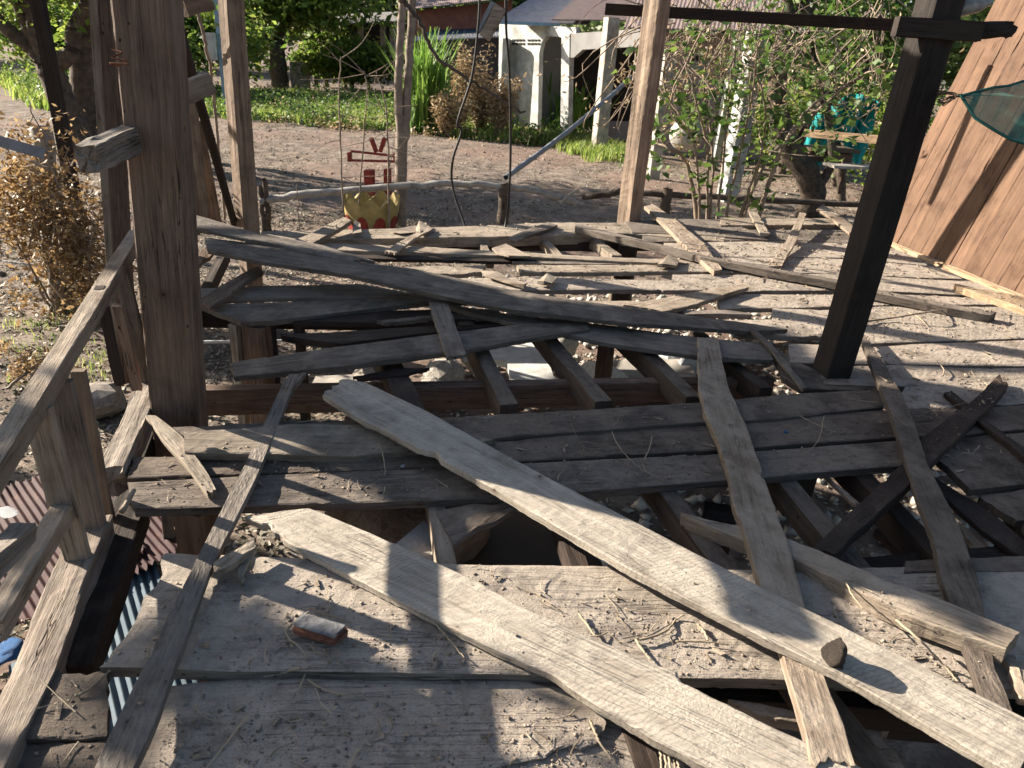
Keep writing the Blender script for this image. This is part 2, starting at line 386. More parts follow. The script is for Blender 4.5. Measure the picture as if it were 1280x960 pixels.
def beam(name, A, B, w, h, mat, label=None, cat=None, group=None, parent=None, up=None, rough=.004, taper=1.0, jag=0.0, kind='box', bvh=False, spin=0., bow=0., lump=0.):
    """squared timber (or round pole) along A->B, w across, h along up"""
    SEED[0] += 13; rs = np.random.RandomState(SEED[0])
    A = Vector(A); B = Vector(B); a = (B - A); Ln = a.length; a.normalize()
    up = Vector(up) if up is not None else (Vector((0, 0, 1)) if abs(a.z) < .7 else Vector((0, 1, 0)))
    s = up.cross(a).normalized(); n = a.cross(s).normalized()
    if spin: q = Matrix.Rotation(spin, 3, a); s = q @ s; n = q @ n
    if kind == 'box':
        c = .12; sec = []
        for (x, y) in ((-1, -1), (1, -1), (1, 1), (-1, 1)):
            pass
        m = 16; e = min(w, h)
        pts = []
        for i in range(4):
            p = np.array([(-1, -1), (1, -1), (1, 1), (-1, 1)][i], float); q = np.array([(-1, -1), (1, -1), (1, 1), (-1, 1)][(i + 1) % 4], float)
            for k in (.04, .35, .65, .96): pts.append(p + (q - p) * k)
        sec = np.array(pts) * np.array([w / 2, h / 2])
    else:
        m = 12; an = np.linspace(0, 2 * math.pi, m, endpoint=False); sec = np.c_[np.cos(an) * w / 2, np.sin(an) * h / 2]
    N = int(min(120, max(6, Ln / .03)))
    x = np.linspace(0, Ln, N)
    nz = rs.randn(N, m) * rough * .12
    for i in range(m): nz[:, i] += rough * .7 * wob(N, SEED[0] + i, ((3, .8), (6, .3)))
    nrm = sec / np.linalg.norm(sec, axis=1)[:, None]
    tp = np.linspace(1, taper, N)
    bx = bow * wob(N, SEED[0] + 77, ((2, 1.),)); by = bow * wob(N, SEED[0] + 78, ((2, 1.),))
    lp = 1 + lump * wob(N, SEED[0] + 79, ((6, .6), (15, .4)))
    P = np.zeros((N, m, 3)); P[:, :, 0] = x[:, None]
    P[:, :, 1] = sec[None, :, 0] * tp[:, None] * lp[:, None] + nrm[None, :, 0] * nz + bx[:, None]
    P[:, :, 2] = sec[None, :, 1] * tp[:, None] * lp[:, None] + nrm[None, :, 1] * nz + by[:, None]
    if jag:
        P[-1, :, 0] -= rs.rand(m) ** 2 * jag; P[0, :, 0] += rs.rand(m) ** 2 * jag
    Vv = P.reshape(-1, 3); Fs = []
    for i in range(N - 1):
        for j in range(m):
            j2 = (j + 1) % m; Fs.append((i * m + j, i * m + j2, (i + 1) * m + j2, (i + 1) * m + j))
    Vv = np.r_[Vv, [[P[0, :, 0].mean(), bx[0], by[0]], [P[-1, :, 0].mean(), bx[-1], by[-1]]]]
    c0, c1 = N * m, N * m + 1
    for j in range(m):
        j2 = (j + 1) % m; Fs.append((c0, j2, j)); Fs.append((c1, (N - 1) * m + j, (N - 1) * m + j2))
    # faces wind so that normals point out
    Fs = [tuple(reversed(f)) if True else f for f in Fs] if False else Fs
    M4 = Matrix((a, s, n)).transposed().to_4x4(); M4.translation = A
    o = mesh_obj(name, Vv, Fs, M[mat] if isinstance(mat, str) else mat, parent, M4, smooth=(kind != 'box'))
    if bvh: BV.append((Vv, Fs, M4))
    if label: o['label'] = label
    if parent is None: tag(o, label, cat, group)
    return o

def tube_np(pts, rad, m=6):
    """pts list of Vectors, rad list -> verts, quads"""
    P = np.array([tuple(p) for p in pts]); n = len(P); Tn = np.gradient(P, axis=0); Tn /= np.linalg.norm(Tn, axis=1)[:, None] + 1e-9
    ref = np.array([.31, .17, .93]); ref = ref if abs(Tn[0] @ ref) < .9 else np.array([1., 0, 0])
    Vs = []
    an = np.linspace(0, 2 * math.pi, m, endpoint=False)
    for i in range(n):
        s = np.cross(Tn[i], ref); s /= np.linalg.norm(s) + 1e-9; q = np.cross(Tn[i], s)
        Vs.append(P[i] + rad[i] * (np.cos(an)[:, None] * s + np.sin(an)[:, None] * q))
    Vs = np.concatenate(Vs); Fs = []
    for i in range(n - 1):
        for j in range(m):
            j2 = (j + 1) % m; Fs.append((i * m + j, i * m + j2, (i + 1) * m + j2, (i + 1) * m + j))
    return Vs, Fs
class Acc:
    def __init__(s): s.v = []; s.f = []; s.n = 0
    def add(s, V_, F_):
        V_ = np.asarray(V_); s.v.append(V_); s.f.extend([tuple(i + s.n for i in f) for f in F_]); s.n += len(V_)
    def tube(s, pts, r0, r1=None, m=6):
        r1 = r0 if r1 is None else r1; s.add(*tube_np(pts, np.linspace(r0, r1, len(pts)), m))
    def build(s, name, mat, parent=None, smooth=True, origin=None):
        Vv = np.concatenate(s.v)
        M4 = None
        if origin is not None and parent is None:
            Vv = Vv - np.array(tuple(origin)); M4 = Matrix.Translation(Vector(origin))
        return mesh_obj(name, Vv, s.f, M[mat] if isinstance(mat, str) else mat, parent, M4, smooth)
def smoothpath(pts, n=24, jit=0.0, rs=rnd):
    P = np.array([tuple(p) for p in pts], float); k = len(P)
    t = np.linspace(0, k - 1, n); out = []
    for x in t:
        i = min(int(x), k - 2); u = x - i
        p0 = P[max(i - 1, 0)]; p1 = P[i]; p2 = P[i + 1]; p3 = P[min(i + 2, k - 1)]
        q = .5 * ((2 * p1) + (-p0 + p2) * u + (2 * p0 - 5 * p1 + 4 * p2 - p3) * u * u + (-p0 + 3 * p1 - 3 * p2 + p3) * u ** 3)
        out.append(q + np.array([rs.gauss(0, jit) for _ in range(3)]))
    return out
def cord(name, pts, r, mat, label, cat, parent=None, group=None, jit=0., n=40, r1=None, m=7):
    a = Acc(); a.tube(smoothpath(pts, n, jit), r, r1, m)
    o = a.build(name, mat, parent, origin=pts[0])
    if parent is None: tag(o, label, cat, group)
    return o
def extrude_px(outline, fn, th, dirv):
    """outline pixels -> verts on a surface fn(px,py), extruded along dirv*th"""
    n = len(outline); A = [fn(*p) for p in outline]; B = [p + Vector(dirv) * th for p in A]
    F_ = [tuple(range(n)), tuple(reversed(range(n, 2 * n)))] + [(i, n + i, n + (i + 1) % n, (i + 1) % n) for i in range(n)]
    return A + B, F_
def facade(name, outline, y, th, mat, parent, label=None):
    v, f = extrude_px(outline, lambda a, b: V(a, b, y), th, (0, 1, 0))
    o = mesh_obj(name, v, f, M[mat], parent)
    if label: o['label'] = label
    return o
def box_np(c, sx, sy, sz, rot=0, tilt=0, rs=None, jit=0):
    v = np.array([(x, y, z) for x in (-.5, .5) for y in (-.5, .5) for z in (-.5, .5)]) * (sx, sy, sz)
    if rs is not None and jit: v += rs.randn(8, 3) * jit
    ct, st = math.cos(tilt), math.sin(tilt); v = np.c_[v[:, 0] * ct - v[:, 2] * st, v[:, 1], v[:, 0] * st + v[:, 2] * ct]
    c_, s_ = math.cos(rot), math.sin(rot); v = np.c_[v[:, 0] * c_ - v[:, 1] * s_, v[:, 0] * s_ + v[:, 1] * c_, v[:, 2]]
    return v + np.array(tuple(c)), [(0, 1, 3, 2), (4, 6, 7, 5), (0, 4, 5, 1), (2, 3, 7, 6), (0, 2, 6, 4), (1, 5, 7, 3)]
def rock(name, c, s, mat, label, cat='stone', seed=0, sub=3, flat=1.0, group=None, amp=.22, parent=None):
    import bmesh
    bm = bmesh.new(); bmesh.ops.create_icosphere(bm, subdivisions=sub, radius=1)
    rs = np.random.RandomState(seed); K = [(rs.randn(3) * 1.6, rs.rand() * 6) for _ in range(7)]
    K2 = [(rs.randn(3) * 5, rs.rand() * 6) for _ in range(6)]
    for v in bm.verts:
        p = np.array(v.co); d = sum(math.sin(k @ p + ph) for k, ph in K) * amp / 3 + sum(math.sin(k @ p + ph) for k, ph in K2) * amp / 10
        v.co *= (1 + d)
    me = bpy.data.meshes.new(name); bm.to_mesh(me); bm.free(); me.materials.append(M[mat])
    if flat: me.polygons.foreach_set('use_smooth', [True] * len(me.polygons))
    o = bpy.data.objects.new(name, me); link(o); o.location = c; o.scale = s; o.rotation_euler = (0, 0, rs.rand() * 6)
    if parent is None: tag(o, label, cat, group)
    return o
def leaf_quads(C, size, rs, asp=2.2, droop=.3, up=0.3):
    """C (n,3) centres -> bent leaf quads (2 quads per leaf)"""
    n = len(C); a = rs.randn(n, 3); a[:, 2] = a[:, 2] * .5 - droop; a /= np.linalg.norm(a, axis=1)[:, None]
    b = np.cross(a, rs.randn(n, 3) + np.array([0, 0, up * 3])); b /= np.linalg.norm(b, axis=1)[:, None] + 1e-9
    nn = np.cross(a, b); s = size * (.6 + .8 * rs.rand(n))[:, None]
    w = s / asp
    p0 = C - a * s * .5; p1 = C + a * s * .5; mid = C + nn * s * .12
    V_ = np.stack([p0, mid - b * w * .5, mid + b * w * .5, p1], 1).reshape(-1, 3)
    # diamond with fold: two tris as quads -> use tris
    i = np.arange(n)[:, None] * 4
    F_ = np.concatenate([i + np.array([[0, 1, 2]]), i + np.array([[2, 1, 3]])])
    return V_, F_

def grow(acc, p, d, ln, r, depth, tips, rs, spread=.6, split=(2, 3), shrink=.72, up=.15, m=7):
    n = 7; pts = [np.array(p)]; d = np.array(d, float)
    for i in range(n):
        d = d + rs.randn(3) * .13; d[2] += up * .12; d /= np.linalg.norm(d); pts.append(pts[-1] + d * ln / n)
        if depth <= 1: tips.append(pts[-1])
    acc.tube(pts, r, r * .62, m)
    if depth == 0: return
    for k in range(rs.randint(split[0], split[1] + 1)):
        nd = d + rs.randn(3) * spread; nd[2] += up; nd /= np.linalg.norm(nd)
        grow(acc, pts[-1 - (k % 2) * 2], nd, ln * shrink * rs.uniform(.8, 1.2), r * .6, depth - 1, tips, rs, spread, split, shrink, up, max(4, m - 1))

def tree(name, base, label, h=4, r=.25, leaves=9000, leafsize=.13, crown=(3, 3, 2), cz=3.5, seed=1, mat='leaf', bark='bark', depth=3, lean=(0, 0, 1), clumps=60, cat='tree', group=None, trunkpath=None, gap=.5, limbs=None):
    rs = np.random.RandomState(seed); root = empty(name, base, label, cat, group)
    a = Acc(); tips = []
    b = np.array(tuple(base))
    if trunkpath is not None:
        for (pts, r0, r1) in trunkpath: a.tube(smoothpath(pts, 26, r0 * .06), r0, r1, 10)
        starts = [pts[-1] for (pts, r0, r1) in trunkpath]
        for s0 in starts: grow(a, np.array(tuple(s0)), (rs.randn() * .4, rs.randn() * .4, 1), h * .3, r * .4, 2, tips, rs)
    else:
        fl = [b + np.array([0, 0, -.05]), b + np.array(lean) * h * .25, b + np.array(lean) * h * .45]
        a.tube(smoothpath(fl, 10, r * .08), r * 1.15, r * .8, 10)
        for k in range(3 + rs.randint(2)):
            grow(a, fl[-1], (rs.randn() * .7, rs.randn() * .7, .8), h * .33, r * .5, depth, tips, rs)
    a.build('trunk', bark, root)
    # crown: clumps around an uneven ellipsoid, plus branch tips
    cc = b + np.array([0, 0, cz]) + np.array(lean) * 0
    C = []
    cl = rs.randn(clumps, 3); cl /= np.linalg.norm(cl, axis=1)[:, None]
    cl *= (rs.rand(clumps) ** .45)[:, None] * (1 + .25 * rs.randn(clumps))[:, None]
    cl = cl * np.array(crown) + cc
    if tips:
        tp = np.array(tips); tp = tp[rs.choice(len(tp), min(len(tp), clumps))]; cl = np.r_[cl, tp]
    per = max(1, leaves // len(cl))
    sc_ = min(crown) * .22 * gap * 2
    for q in cl:
        k = int(per * rs.uniform(.4, 1.6)); o = rs.randn(k, 3) * sc_ * rs.uniform(.6, 1.3) * np.array([1.2, 1.2, .7])
        C.append(q + o)
    C = np.concatenate(C); Vv, Ff = leaf_quads(C, leafsize, rs)
    np_mesh('crown', Vv, Ff, M[mat], root)
    return root

# ------------------------------------------------------------------ sky, sun
SUN_EL = math.radians(24)
az = math.radians(-20.0)                       # direction the shadows run
sd = Vector((math.cos(az) * math.cos(SUN_EL), math.sin(az) * math.cos(SUN_EL), -math.sin(SUN_EL)))
w = bpy.data.worlds.new('World'); sc.world = w; w.use_nodes = True
bg = w.node_tree.nodes['Background']; sky = w.node_tree.nodes.new('ShaderNodeTexSky'); sky.sky_type = 'NISHITA'; sky.sun_disc = False
sky.sun_elevation = SUN_EL; to = -sd; sky.sun_rotation = math.atan2(to.x, to.y); sky.air_density = 1.0; sky.dust_density = 1.5
w.node_tree.links.new(sky.outputs[0], bg.inputs[0]); bg.inputs[1].default_value = .05
sl = bpy.data.lights.new('sun', 'SUN'); sl.energy = 5.0; sl.angle = math.radians(.5); sl.color = (1, .905, .77)
so = bpy.data.objects.new('sun', sl); link(so); so.rotation_euler = sd.to_track_quat('-Z', 'Y').to_euler(); so.location = (-8, 4, 8)
sc.view_settings.view_transform = 'Standard'; sc.view_settings.look = 'None'; sc.view_settings.exposure = 1.85; sc.view_settings.gamma = 1
sc.render.resolution_x = 1024; sc.render.resolution_y = 768
sc.cycles.max_bounces = 6; sc.cycles.transparent_max_bounces = 8

#@@PART2@@
# ================================================================== FLOOR BOARDS (fixed)
FB = 'old floor boards still lying on the joists'
def fb(label, L, Rr, z0=0., z1=None, th=.03, mat='floor', **k):
    k.setdefault('jag', (.014, .014))
    return plank('floor_board', label, L, Rr, z0, z1, th, mat, 'floor board', FB, **k)
# nearest rows
fb('very wide dusty grey floor board with a stepped broken left end', [(205, 690), (400, 697), (600, 705), (790, 707), (1000, 712), (1340, 700)], [(115, 832), (300, 837), (640, 839), (1000, 846), (1340, 862)], th=.035, mat='floor', jag=(.05, .0), ew=.002)
fb('wide shadowed floor board along the bottom edge, dusty with straw on it', [(172, 860), (300, 847), (520, 847), (640, 846), (700, 858), (722, 868), (760, 888)], [(150, 985), (300, 985), (500, 978), (560, 965), (640, 952), (700, 938), (752, 930)], z0=-.03, th=.03, ew=.004)
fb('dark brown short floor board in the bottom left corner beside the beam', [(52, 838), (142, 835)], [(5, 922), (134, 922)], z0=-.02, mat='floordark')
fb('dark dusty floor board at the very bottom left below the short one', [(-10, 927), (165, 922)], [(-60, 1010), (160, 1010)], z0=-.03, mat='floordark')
fb('dusty sunlit floor board with straw at bottom centre, half under the wide pale plank', [(730, 872), (770, 880), (835, 905), (852, 940)], [(600, 975), (640, 990), (760, 1000), (880, 1010)], z0=-.05, mat='floor')
fb('broken dusty stub of floor board below the steep plank at bottom right', [(1055, 905), (1115, 915)], [(1070, 1000), (1150, 1000)], z0=-.06, mat='tan', jag=(.03, .05))
fb('narrow lower floor board in the dark gap at bottom right', [(905, 872), (1000, 890)], [(960, 900), (1010, 905)], z0=-.08, mat='tan')
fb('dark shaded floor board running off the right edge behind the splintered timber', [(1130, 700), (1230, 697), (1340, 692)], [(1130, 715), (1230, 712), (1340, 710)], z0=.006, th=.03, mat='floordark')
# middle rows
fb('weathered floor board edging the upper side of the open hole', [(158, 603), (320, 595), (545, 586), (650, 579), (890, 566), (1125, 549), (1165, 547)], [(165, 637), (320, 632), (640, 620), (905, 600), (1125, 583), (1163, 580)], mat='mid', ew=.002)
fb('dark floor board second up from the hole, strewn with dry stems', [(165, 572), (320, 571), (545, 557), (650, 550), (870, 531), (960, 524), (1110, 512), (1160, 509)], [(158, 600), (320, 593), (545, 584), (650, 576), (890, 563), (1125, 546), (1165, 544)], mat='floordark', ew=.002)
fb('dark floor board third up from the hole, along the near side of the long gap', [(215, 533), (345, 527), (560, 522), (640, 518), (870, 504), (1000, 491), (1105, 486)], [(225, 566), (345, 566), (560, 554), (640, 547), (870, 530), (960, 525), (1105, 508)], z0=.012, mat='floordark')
fb('floor board right of the steep dark plank with a small lit patch', [(1130, 481), (1200, 478), (1340, 470)], [(1120, 512), (1200, 508), (1340, 500)], mat='floor', z0=.004)
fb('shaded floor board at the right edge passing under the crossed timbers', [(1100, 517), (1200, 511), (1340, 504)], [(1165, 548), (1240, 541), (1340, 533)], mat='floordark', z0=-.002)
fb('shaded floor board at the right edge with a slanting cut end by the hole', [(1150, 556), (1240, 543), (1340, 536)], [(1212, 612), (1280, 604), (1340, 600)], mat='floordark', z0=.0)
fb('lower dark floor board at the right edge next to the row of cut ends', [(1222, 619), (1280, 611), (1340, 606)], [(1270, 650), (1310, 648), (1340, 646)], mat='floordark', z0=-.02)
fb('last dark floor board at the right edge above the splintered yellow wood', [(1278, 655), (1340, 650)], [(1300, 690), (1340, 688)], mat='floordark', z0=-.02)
# right-hand sunlit rows, far to near
fb('sunlit dusty floor board just beyond the foot of the leaning dark post', [(1020, 458), (1120, 456), (1200, 459), (1340, 459)], [(1030, 480), (1120, 482), (1200, 480), (1340, 473)], mat='floor')
fb('sunlit dusty floor board ending at the leaning dark post, second beyond its foot', [(985, 428), (1090, 433), (1150, 429), (1340, 422)], [(985, 452), (1055, 454), (1150, 455), (1340, 457)], mat='floor')
fb('broad sunlit floor board covered in soil right of the leaning post', [(965, 385), (1050, 388), (1100, 383), (1340, 384)], [(965, 413), (1020, 415), (1090, 429), (1340, 419)], mat='floor')
fb('sunlit floor board with a long twig on it, near the loose squared timber', [(895, 366), (1000, 368), (1120, 367), (1200, 371), (1330, 376)], [(900, 384), (1000, 384), (1120, 381), (1330, 381)], mat='floor')
fb('narrow sunlit floor board reaching the foot of the ochre wall', [(960, 343), (1050, 343), (1096, 345), (1210, 351), (1290, 362)], [(950, 363), (1045, 363), (1120, 364), (1200, 368), (1300, 373)], mat='floor')
fb('pale floor board in front of the ochre wall, third row from the far edge', [(860, 322), (985, 322), (1060, 324), (1150, 332)], [(860, 339), (985, 340), (1060, 342), (1205, 349)], mat='floor')
fb('dusty floor board, second row from the far edge on the right', [(830, 303), (985, 301), (1060, 304), (1130, 311)], [(835, 321), (985, 321), (1060, 322), (1160, 331)], mat='floor')
fb('greyish floor board at the far right edge of the floor behind the post', [(800, 283), (900, 282), (1000, 282), (1105, 290)], [(805, 302), (900, 301), (1000, 300), (1128, 309)], mat='grey')
fb('raised brown edge board standing at the far right side of the floor', [(900, 272), (1000, 273), (1085, 272)], [(900, 281), (1000, 281), (1085, 281)], z0=.04, th=.05, mat='tan')
fb('far board of the floor between the centre post and the shrub, grey and split', [(780, 276), (860, 273), (905, 274)], [(790, 290), (880, 293), (960, 300)], z0=.02, mat='grey')
# far left / centre rows
fb('thick sunlit edge board on the far side of the floor, dark underneath', [(325, 288), (440, 286), (560, 283), (690, 278), (800, 279), (905, 290)], [(330, 299), (440, 298), (620, 296), (780, 291), (905, 301)], z0=.01, th=.085, mat='tan', jag=(.03, .01))
fb('thin sunlit board second from the far edge, warped and dark beneath', [(395, 305), (520, 307), (640, 314), (740, 321), (810, 324), (930, 322)], [(375, 312), (500, 315), (640, 320), (740, 326), (815, 329), (930, 330)], z0=.0, mat='tan', th=.03)
fb('short pale board with a broken right end, third from the far edge', [(500, 334), (560, 332), (610, 332)], [(520, 341), (560, 343), (604, 340)], mat='tan', jag=(.02, .03))
fb('sunlit grey board fourth from the far edge, with soil heaped on its right', [(645, 331), (740, 330), (880, 331), (960, 334)], [(650, 340), (740, 340), (840, 339), (960, 341)], mat='tan')
fb('sunlit board in the middle of the floor under the curled splinters', [(560, 348), (670, 346), (760, 349), (845, 351), (930, 349)], [(600, 362), (680, 362), (770, 361), (830, 362), (930, 362)], mat='floor', jag=(.02, .04))
fb('sunlit strip of board showing just above the long leaning planks', [(700, 376), (790, 376), (860, 382)], [(740, 383), (790, 386), (860, 392)], mat='tan')
fb('small dark board end under the short crossing plank right of centre', [(850, 388), (900, 388), (940, 390)], [(855, 393), (900, 393), (941, 393)], z0=.015, mat='grey')
fb('shaded grey board on the left, upper of the pair behind the big post', [(248, 362), (330, 356), (450, 353), (512, 365), (560, 368)], [(245, 373), (330, 371), (450, 370), (520, 367), (570, 369)], mat='grey')
fb('shaded narrow board on the left, lower of the pair behind the big post', [(243, 380), (330, 378), (420, 375), (540, 372), (600, 375)], [(300, 401), (340, 400), (430, 389), (540, 377), (600, 378)], mat='grey', z0=-.005)
fb('dark rough floor board lying deep in the left gap', [(365, 390), (460, 388), (560, 385), (620, 387)], [(365, 402), (460, 402), (560, 401), (640, 399)], z0=-.03, mat='dark')
fb('thin splintered board pointing left over the gap above the slanted plank', [(350, 419), (430, 414), (520, 408), (640, 403)], [(352, 421), (430, 430), (520, 418), (640, 406)], z0=-.02, mat='dark', jag=(.08, .02))
fb('soil-strewn board left of the leaning dark post, ending at the loose stick', [(880, 401), (940, 400), (1020, 402)], [(930, 418), (980, 420), (1035, 420)], z0=-.004, mat='floor')
fb('dark board between the leaning dark post and the hole edge', [(960, 430), (1010, 458), (1035, 470), (1110, 480)], [(975, 470), (1000, 485), (1050, 487), (1108, 488)], z0=-.006, mat='floordark')
fb('dusty board under the soil between the leaning post and the squared timber', [(840, 343), (900, 344), (955, 344)], [(840, 361), (900, 364), (955, 364)], z0=-.004, mat='floor')

# ================================================================== LOOSE PLANKS
LP = 'loose planks thrown over the floor'
CLEAN = {len(BV), len(BV) + 1, len(BV) + 2}
def lp(label, L, Rr, z0, z1=None, th=.025, mat='grey', **k):
    k.setdefault('jag', (.018, .018))
    return plank('loose_plank', label, L, Rr, z0, z1, th, mat, 'plank', LP, **k)
lp('longest pale saw-marked plank crossing from centre left to the bottom right', [(430, 473), (457, 480), (537, 517), (640, 574), (722, 616), (785, 647), (905, 709), (960, 738), (1035, 775), (1195, 855), (1300, 908)],
   [(400, 491), (455, 527), (476, 536), (522, 561), (546, 567), (551, 576), (640, 625), (700, 660), (785, 709), (960, 800), (1050, 843), (1250, 960), (1270, 972)], .085, .07, .024, 'pale', jag=(.04, .0), ew=.002)
lp('wide pale plank with a wavy lower edge, a notch and a tapered left tip', [(318, 641), (385, 633), (492, 677), (602, 727), (648, 755), (815, 827), (847, 838), (849, 851), (862, 857), (960, 905), (1090, 966), (1140, 990)],
   [(303, 644), (332, 656), (362, 677), (442, 720), (535, 766), (630, 815), (690, 842), (728, 867), (815, 920), (890, 960), (925, 980), (960, 1010)], .03, .035, .022, 'pale', jag=(.02, .0), ew=.003)
lp('narrow dark batten slanting from the left gap down to the bottom left', [(362, 466), (352, 480), (320, 548), (240, 712), (150, 890), (105, 985)],
   [(383, 464), (367, 482), (320, 597), (262, 712), (192, 905), (150, 995)], .045, .05, .022, 'grey', jag=(.01, .0), ew=.0015)
lp('steep rough plank with a chipped left edge passing under the longest pale plank', [(872, 421), (874, 480), (877, 512), (893, 547), (910, 592), (917, 630), (940, 695), (975, 812), (1007, 917), (1014, 960)],
   [(898, 420), (911, 480), (932, 530), (952, 590), (960, 612), (985, 680), (1006, 757), (1027, 835), (1057, 910), (1072, 960)], .045, .042, .03, 'tan', jag=(.02, .05), ew=.004)
lp('heavy dark timber rising to the upper right, lower arm of the X', [(1250, 468), (1220, 497), (1152, 547), (1127, 580), (1035, 665), (1010, 688)],
   [(1262, 480), (1240, 507), (1190, 555), (1152, 592), (1070, 668), (1045, 695)], .05, .03, .045, 'dark', jag=(.05, .02), ew=.003)
lp('long dark pointed board leaning from behind the post to the lower right, over the X', [(1068, 408), (1078, 430), (1097, 480), (1120, 542), (1145, 620), (1165, 667), (1175, 720), (1207, 805), (1235, 885)],
   [(1072, 408), (1087, 425), (1101, 447), (1120, 480), (1142, 522), (1160, 580), (1200, 655), (1222, 720), (1242, 830), (1268, 892)], .085, .045, .025, 'floordark', jag=(.03, .02))
lp('thick split timber with a splintered left tip and a squared light brown right end', [(850, 641), (880, 648), (925, 657), (985, 672), (1025, 687), (1100, 720), (1177, 747), (1276, 787)],
   [(853, 644), (880, 655), (930, 673), (987, 692), (1042, 720), (1135, 767), (1222, 797), (1258, 810)], .01, .085, .05, 'tan', jag=(.12, .006), ew=.003)
lp('short pale plank at the right border below the split timber', [(1252, 812), (1300, 838)], [(1270, 868), (1310, 905)], .03, .03, .02, 'tan')
lp('short plank lying aslant by the big left post with a curled broken end', [(181, 518), (205, 550), (237, 588), (258, 618)], [(194, 516), (228, 545), (255, 585), (271, 611)], .05, .035, .02, 'tan', jag=(.005, .03))
lp('thick sawn board with a square left end lying in the middle row', [(230, 540), (345, 531), (450, 528), (560, 536), (622, 549)], [(230, 566), (340, 566), (440, 568), (500, 562), (585, 556)], .045, .03, .03, 'tan', jag=(.004, .03))
lp('slanted shaded plank bridging the long gap from the lower left', [(285, 452), (420, 432), (560, 415), (650, 405), (735, 402)], [(291, 471), (420, 459), (560, 440), (660, 423), (738, 412)], .03, .03, .025, 'grey')
lp('short steep board end resting across the slanted plank in the gap', [(535, 375), (545, 405), (558, 447)], [(560, 375), (568, 402), (583, 444)], .075, .062, .018, 'grey', jag=(.01, .01))
lp('lower and wider of the two long planks leaning down from the big post', [(254, 296), (330, 305), (440, 325), (520, 335), (640, 361), (700, 371), (800, 385), (945, 405)],
   [(258, 312), (320, 325), (440, 343), (540, 366), (640, 386), (780, 403), (935, 414), (985, 412)], .20, .035, .024, 'grey', jag=(.03, .02))
lp('long thin splintered plank at the back of the leaning pair, starting on the big post', [(236, 266), (262, 273), (320, 290), (400, 305), (470, 326)], [(238, 284), (275, 292), (335, 303), (400, 320), (440, 327)], .27, .14, .02, 'grey', jag=(.02, .12))
lp('dark plank lying under the leaning pair and running to the steep rough plank', [(545, 376), (640, 394), (760, 405), (870, 420), (960, 430)], [(575, 387), (640, 403), (760, 428), (880, 445), (968, 450)], .02, .015, .025, 'grey')
lp('thin grey stick board lying loose left of the leaning post', [(936, 410), (960, 434), (1003, 487)], [(944, 409), (966, 431), (1010, 485)], .05, .02, .012, 'grey')
lp('sunlit plank slanting across the far boards beside the centre post', [(806, 257), (830, 280), (865, 316), (893, 341)], [(815, 254), (845, 274), (882, 306), (903, 338)], .12, .03, .03, 'tan', jag=(.05, .02))
lp('long squared batten slanting from far centre to the wall side behind the leaning post', [(718, 279), (765, 290), (825, 304), (890, 320), (960, 334), (1047, 350), (1087, 361), (1185, 379), (1247, 389)],
   [(719, 283), (765, 294), (825, 308), (890, 324), (960, 338), (1047, 354), (1087, 365), (1185, 384), (1240, 393)], .075, .06, .05, 'grey', ew=.001)
lp('steep sunlit plank piece standing towards the old tree, dark halfway', [(1000, 265), (985, 296), (961, 333)], [(1008, 266), (996, 300), (977, 333)], .14, .03, .025, 'tan', jag=(.02, .01))
lp('brown broken plank by the foot of the old tree', [(1020, 260), (1040, 274), (1062, 292)], [(1028, 255), (1050, 270), (1072, 287)], .11, .04, .02, 'tan', jag=(.04, .01))
lp('stubby sunlit plank end sticking up at the far edge near the shrub', [(935, 263), (945, 280), (953, 296)], [(943, 261), (955, 278), (963, 294)], .09, .03, .02, 'tan', jag=(.01, .01))
lp('short plank laid across near the right end of the leaning pair, half sunlit', [(779, 381), (865, 365), (927, 355)], [(830, 390), (865, 381), (936, 359)], .04, .04, .025, 'tan')
lp('brown plank slanting up from the big post, lying on the left pair of boards', [(242, 376), (280, 355), (322, 332)], [(262, 385), (295, 362), (330, 341)], .05, .06, .02, 'post', jag=(.01, .01))
lp('brown board end leaning right beside the big post, above the slanting brown plank', [(238, 325), (262, 304)], [(243, 338), (270, 312)], .12, .12, .02, 'post')
lp('short plank slanting up toward the crown planter on the far edge board', [(368, 301), (400, 285), (430, 271)], [(388, 306), (415, 290), (440, 275)], .06, .10, .03, 'tan', jag=(.0, .03))
lp('narrow twisted plank crossing the far boards right of the sapling', [(480, 314), (505, 299), (536, 280)], [(494, 317), (515, 301), (541, 285)], .03, .06, .015, 'tan', jag=(.02, .03))
lp('thin board laid on the far edge board just right of the hanging wire', [(633, 299), (665, 284), (684, 277)], [(645, 302), (680, 289), (697, 281)], .035, .045, .015, 'grey')
lp('narrow dark strip fanned between the far boards at left centre', [(345, 316), (440, 318), (600, 322), (742, 326)], [(345, 318), (440, 322), (600, 326), (742, 330)], -.02, -.02, .02, 'dark')
lp('grey strip lying flat in front of the thin warped board', [(640, 326), (700, 327), (790, 327)], [(640, 328), (700, 330), (790, 330)], -.01, -.01, .015, 'grey')
lp('light wood beam offcut at the right edge by the wall foot', [(1192, 354), (1240, 363), (1300, 376)], [(1197, 359), (1240, 372), (1300, 392)], .045, .045, .045, 'raw')
lp('slender board along the left gap right behind the short board end', [(470, 400), (560, 392), (640, 393)], [(480, 403), (560, 396), (640, 397)], -.015, -.01, .02, 'grey')
lp('dark broken strip pointing right in the left gap near the rubble', [(440, 470), (500, 461), (545, 457)], [(448, 474), (500, 469), (535, 462)], -.03, -.02, .015, 'dark', jag=(.02, .1))
lp('grey board remnant tilted across the dark hole, left of centre', [(545, 640), (600, 628), (640, 625)], [(565, 684), (600, 660), (648, 636)], -.03, -.02, .02, 'grey', jag=(.01, .05))
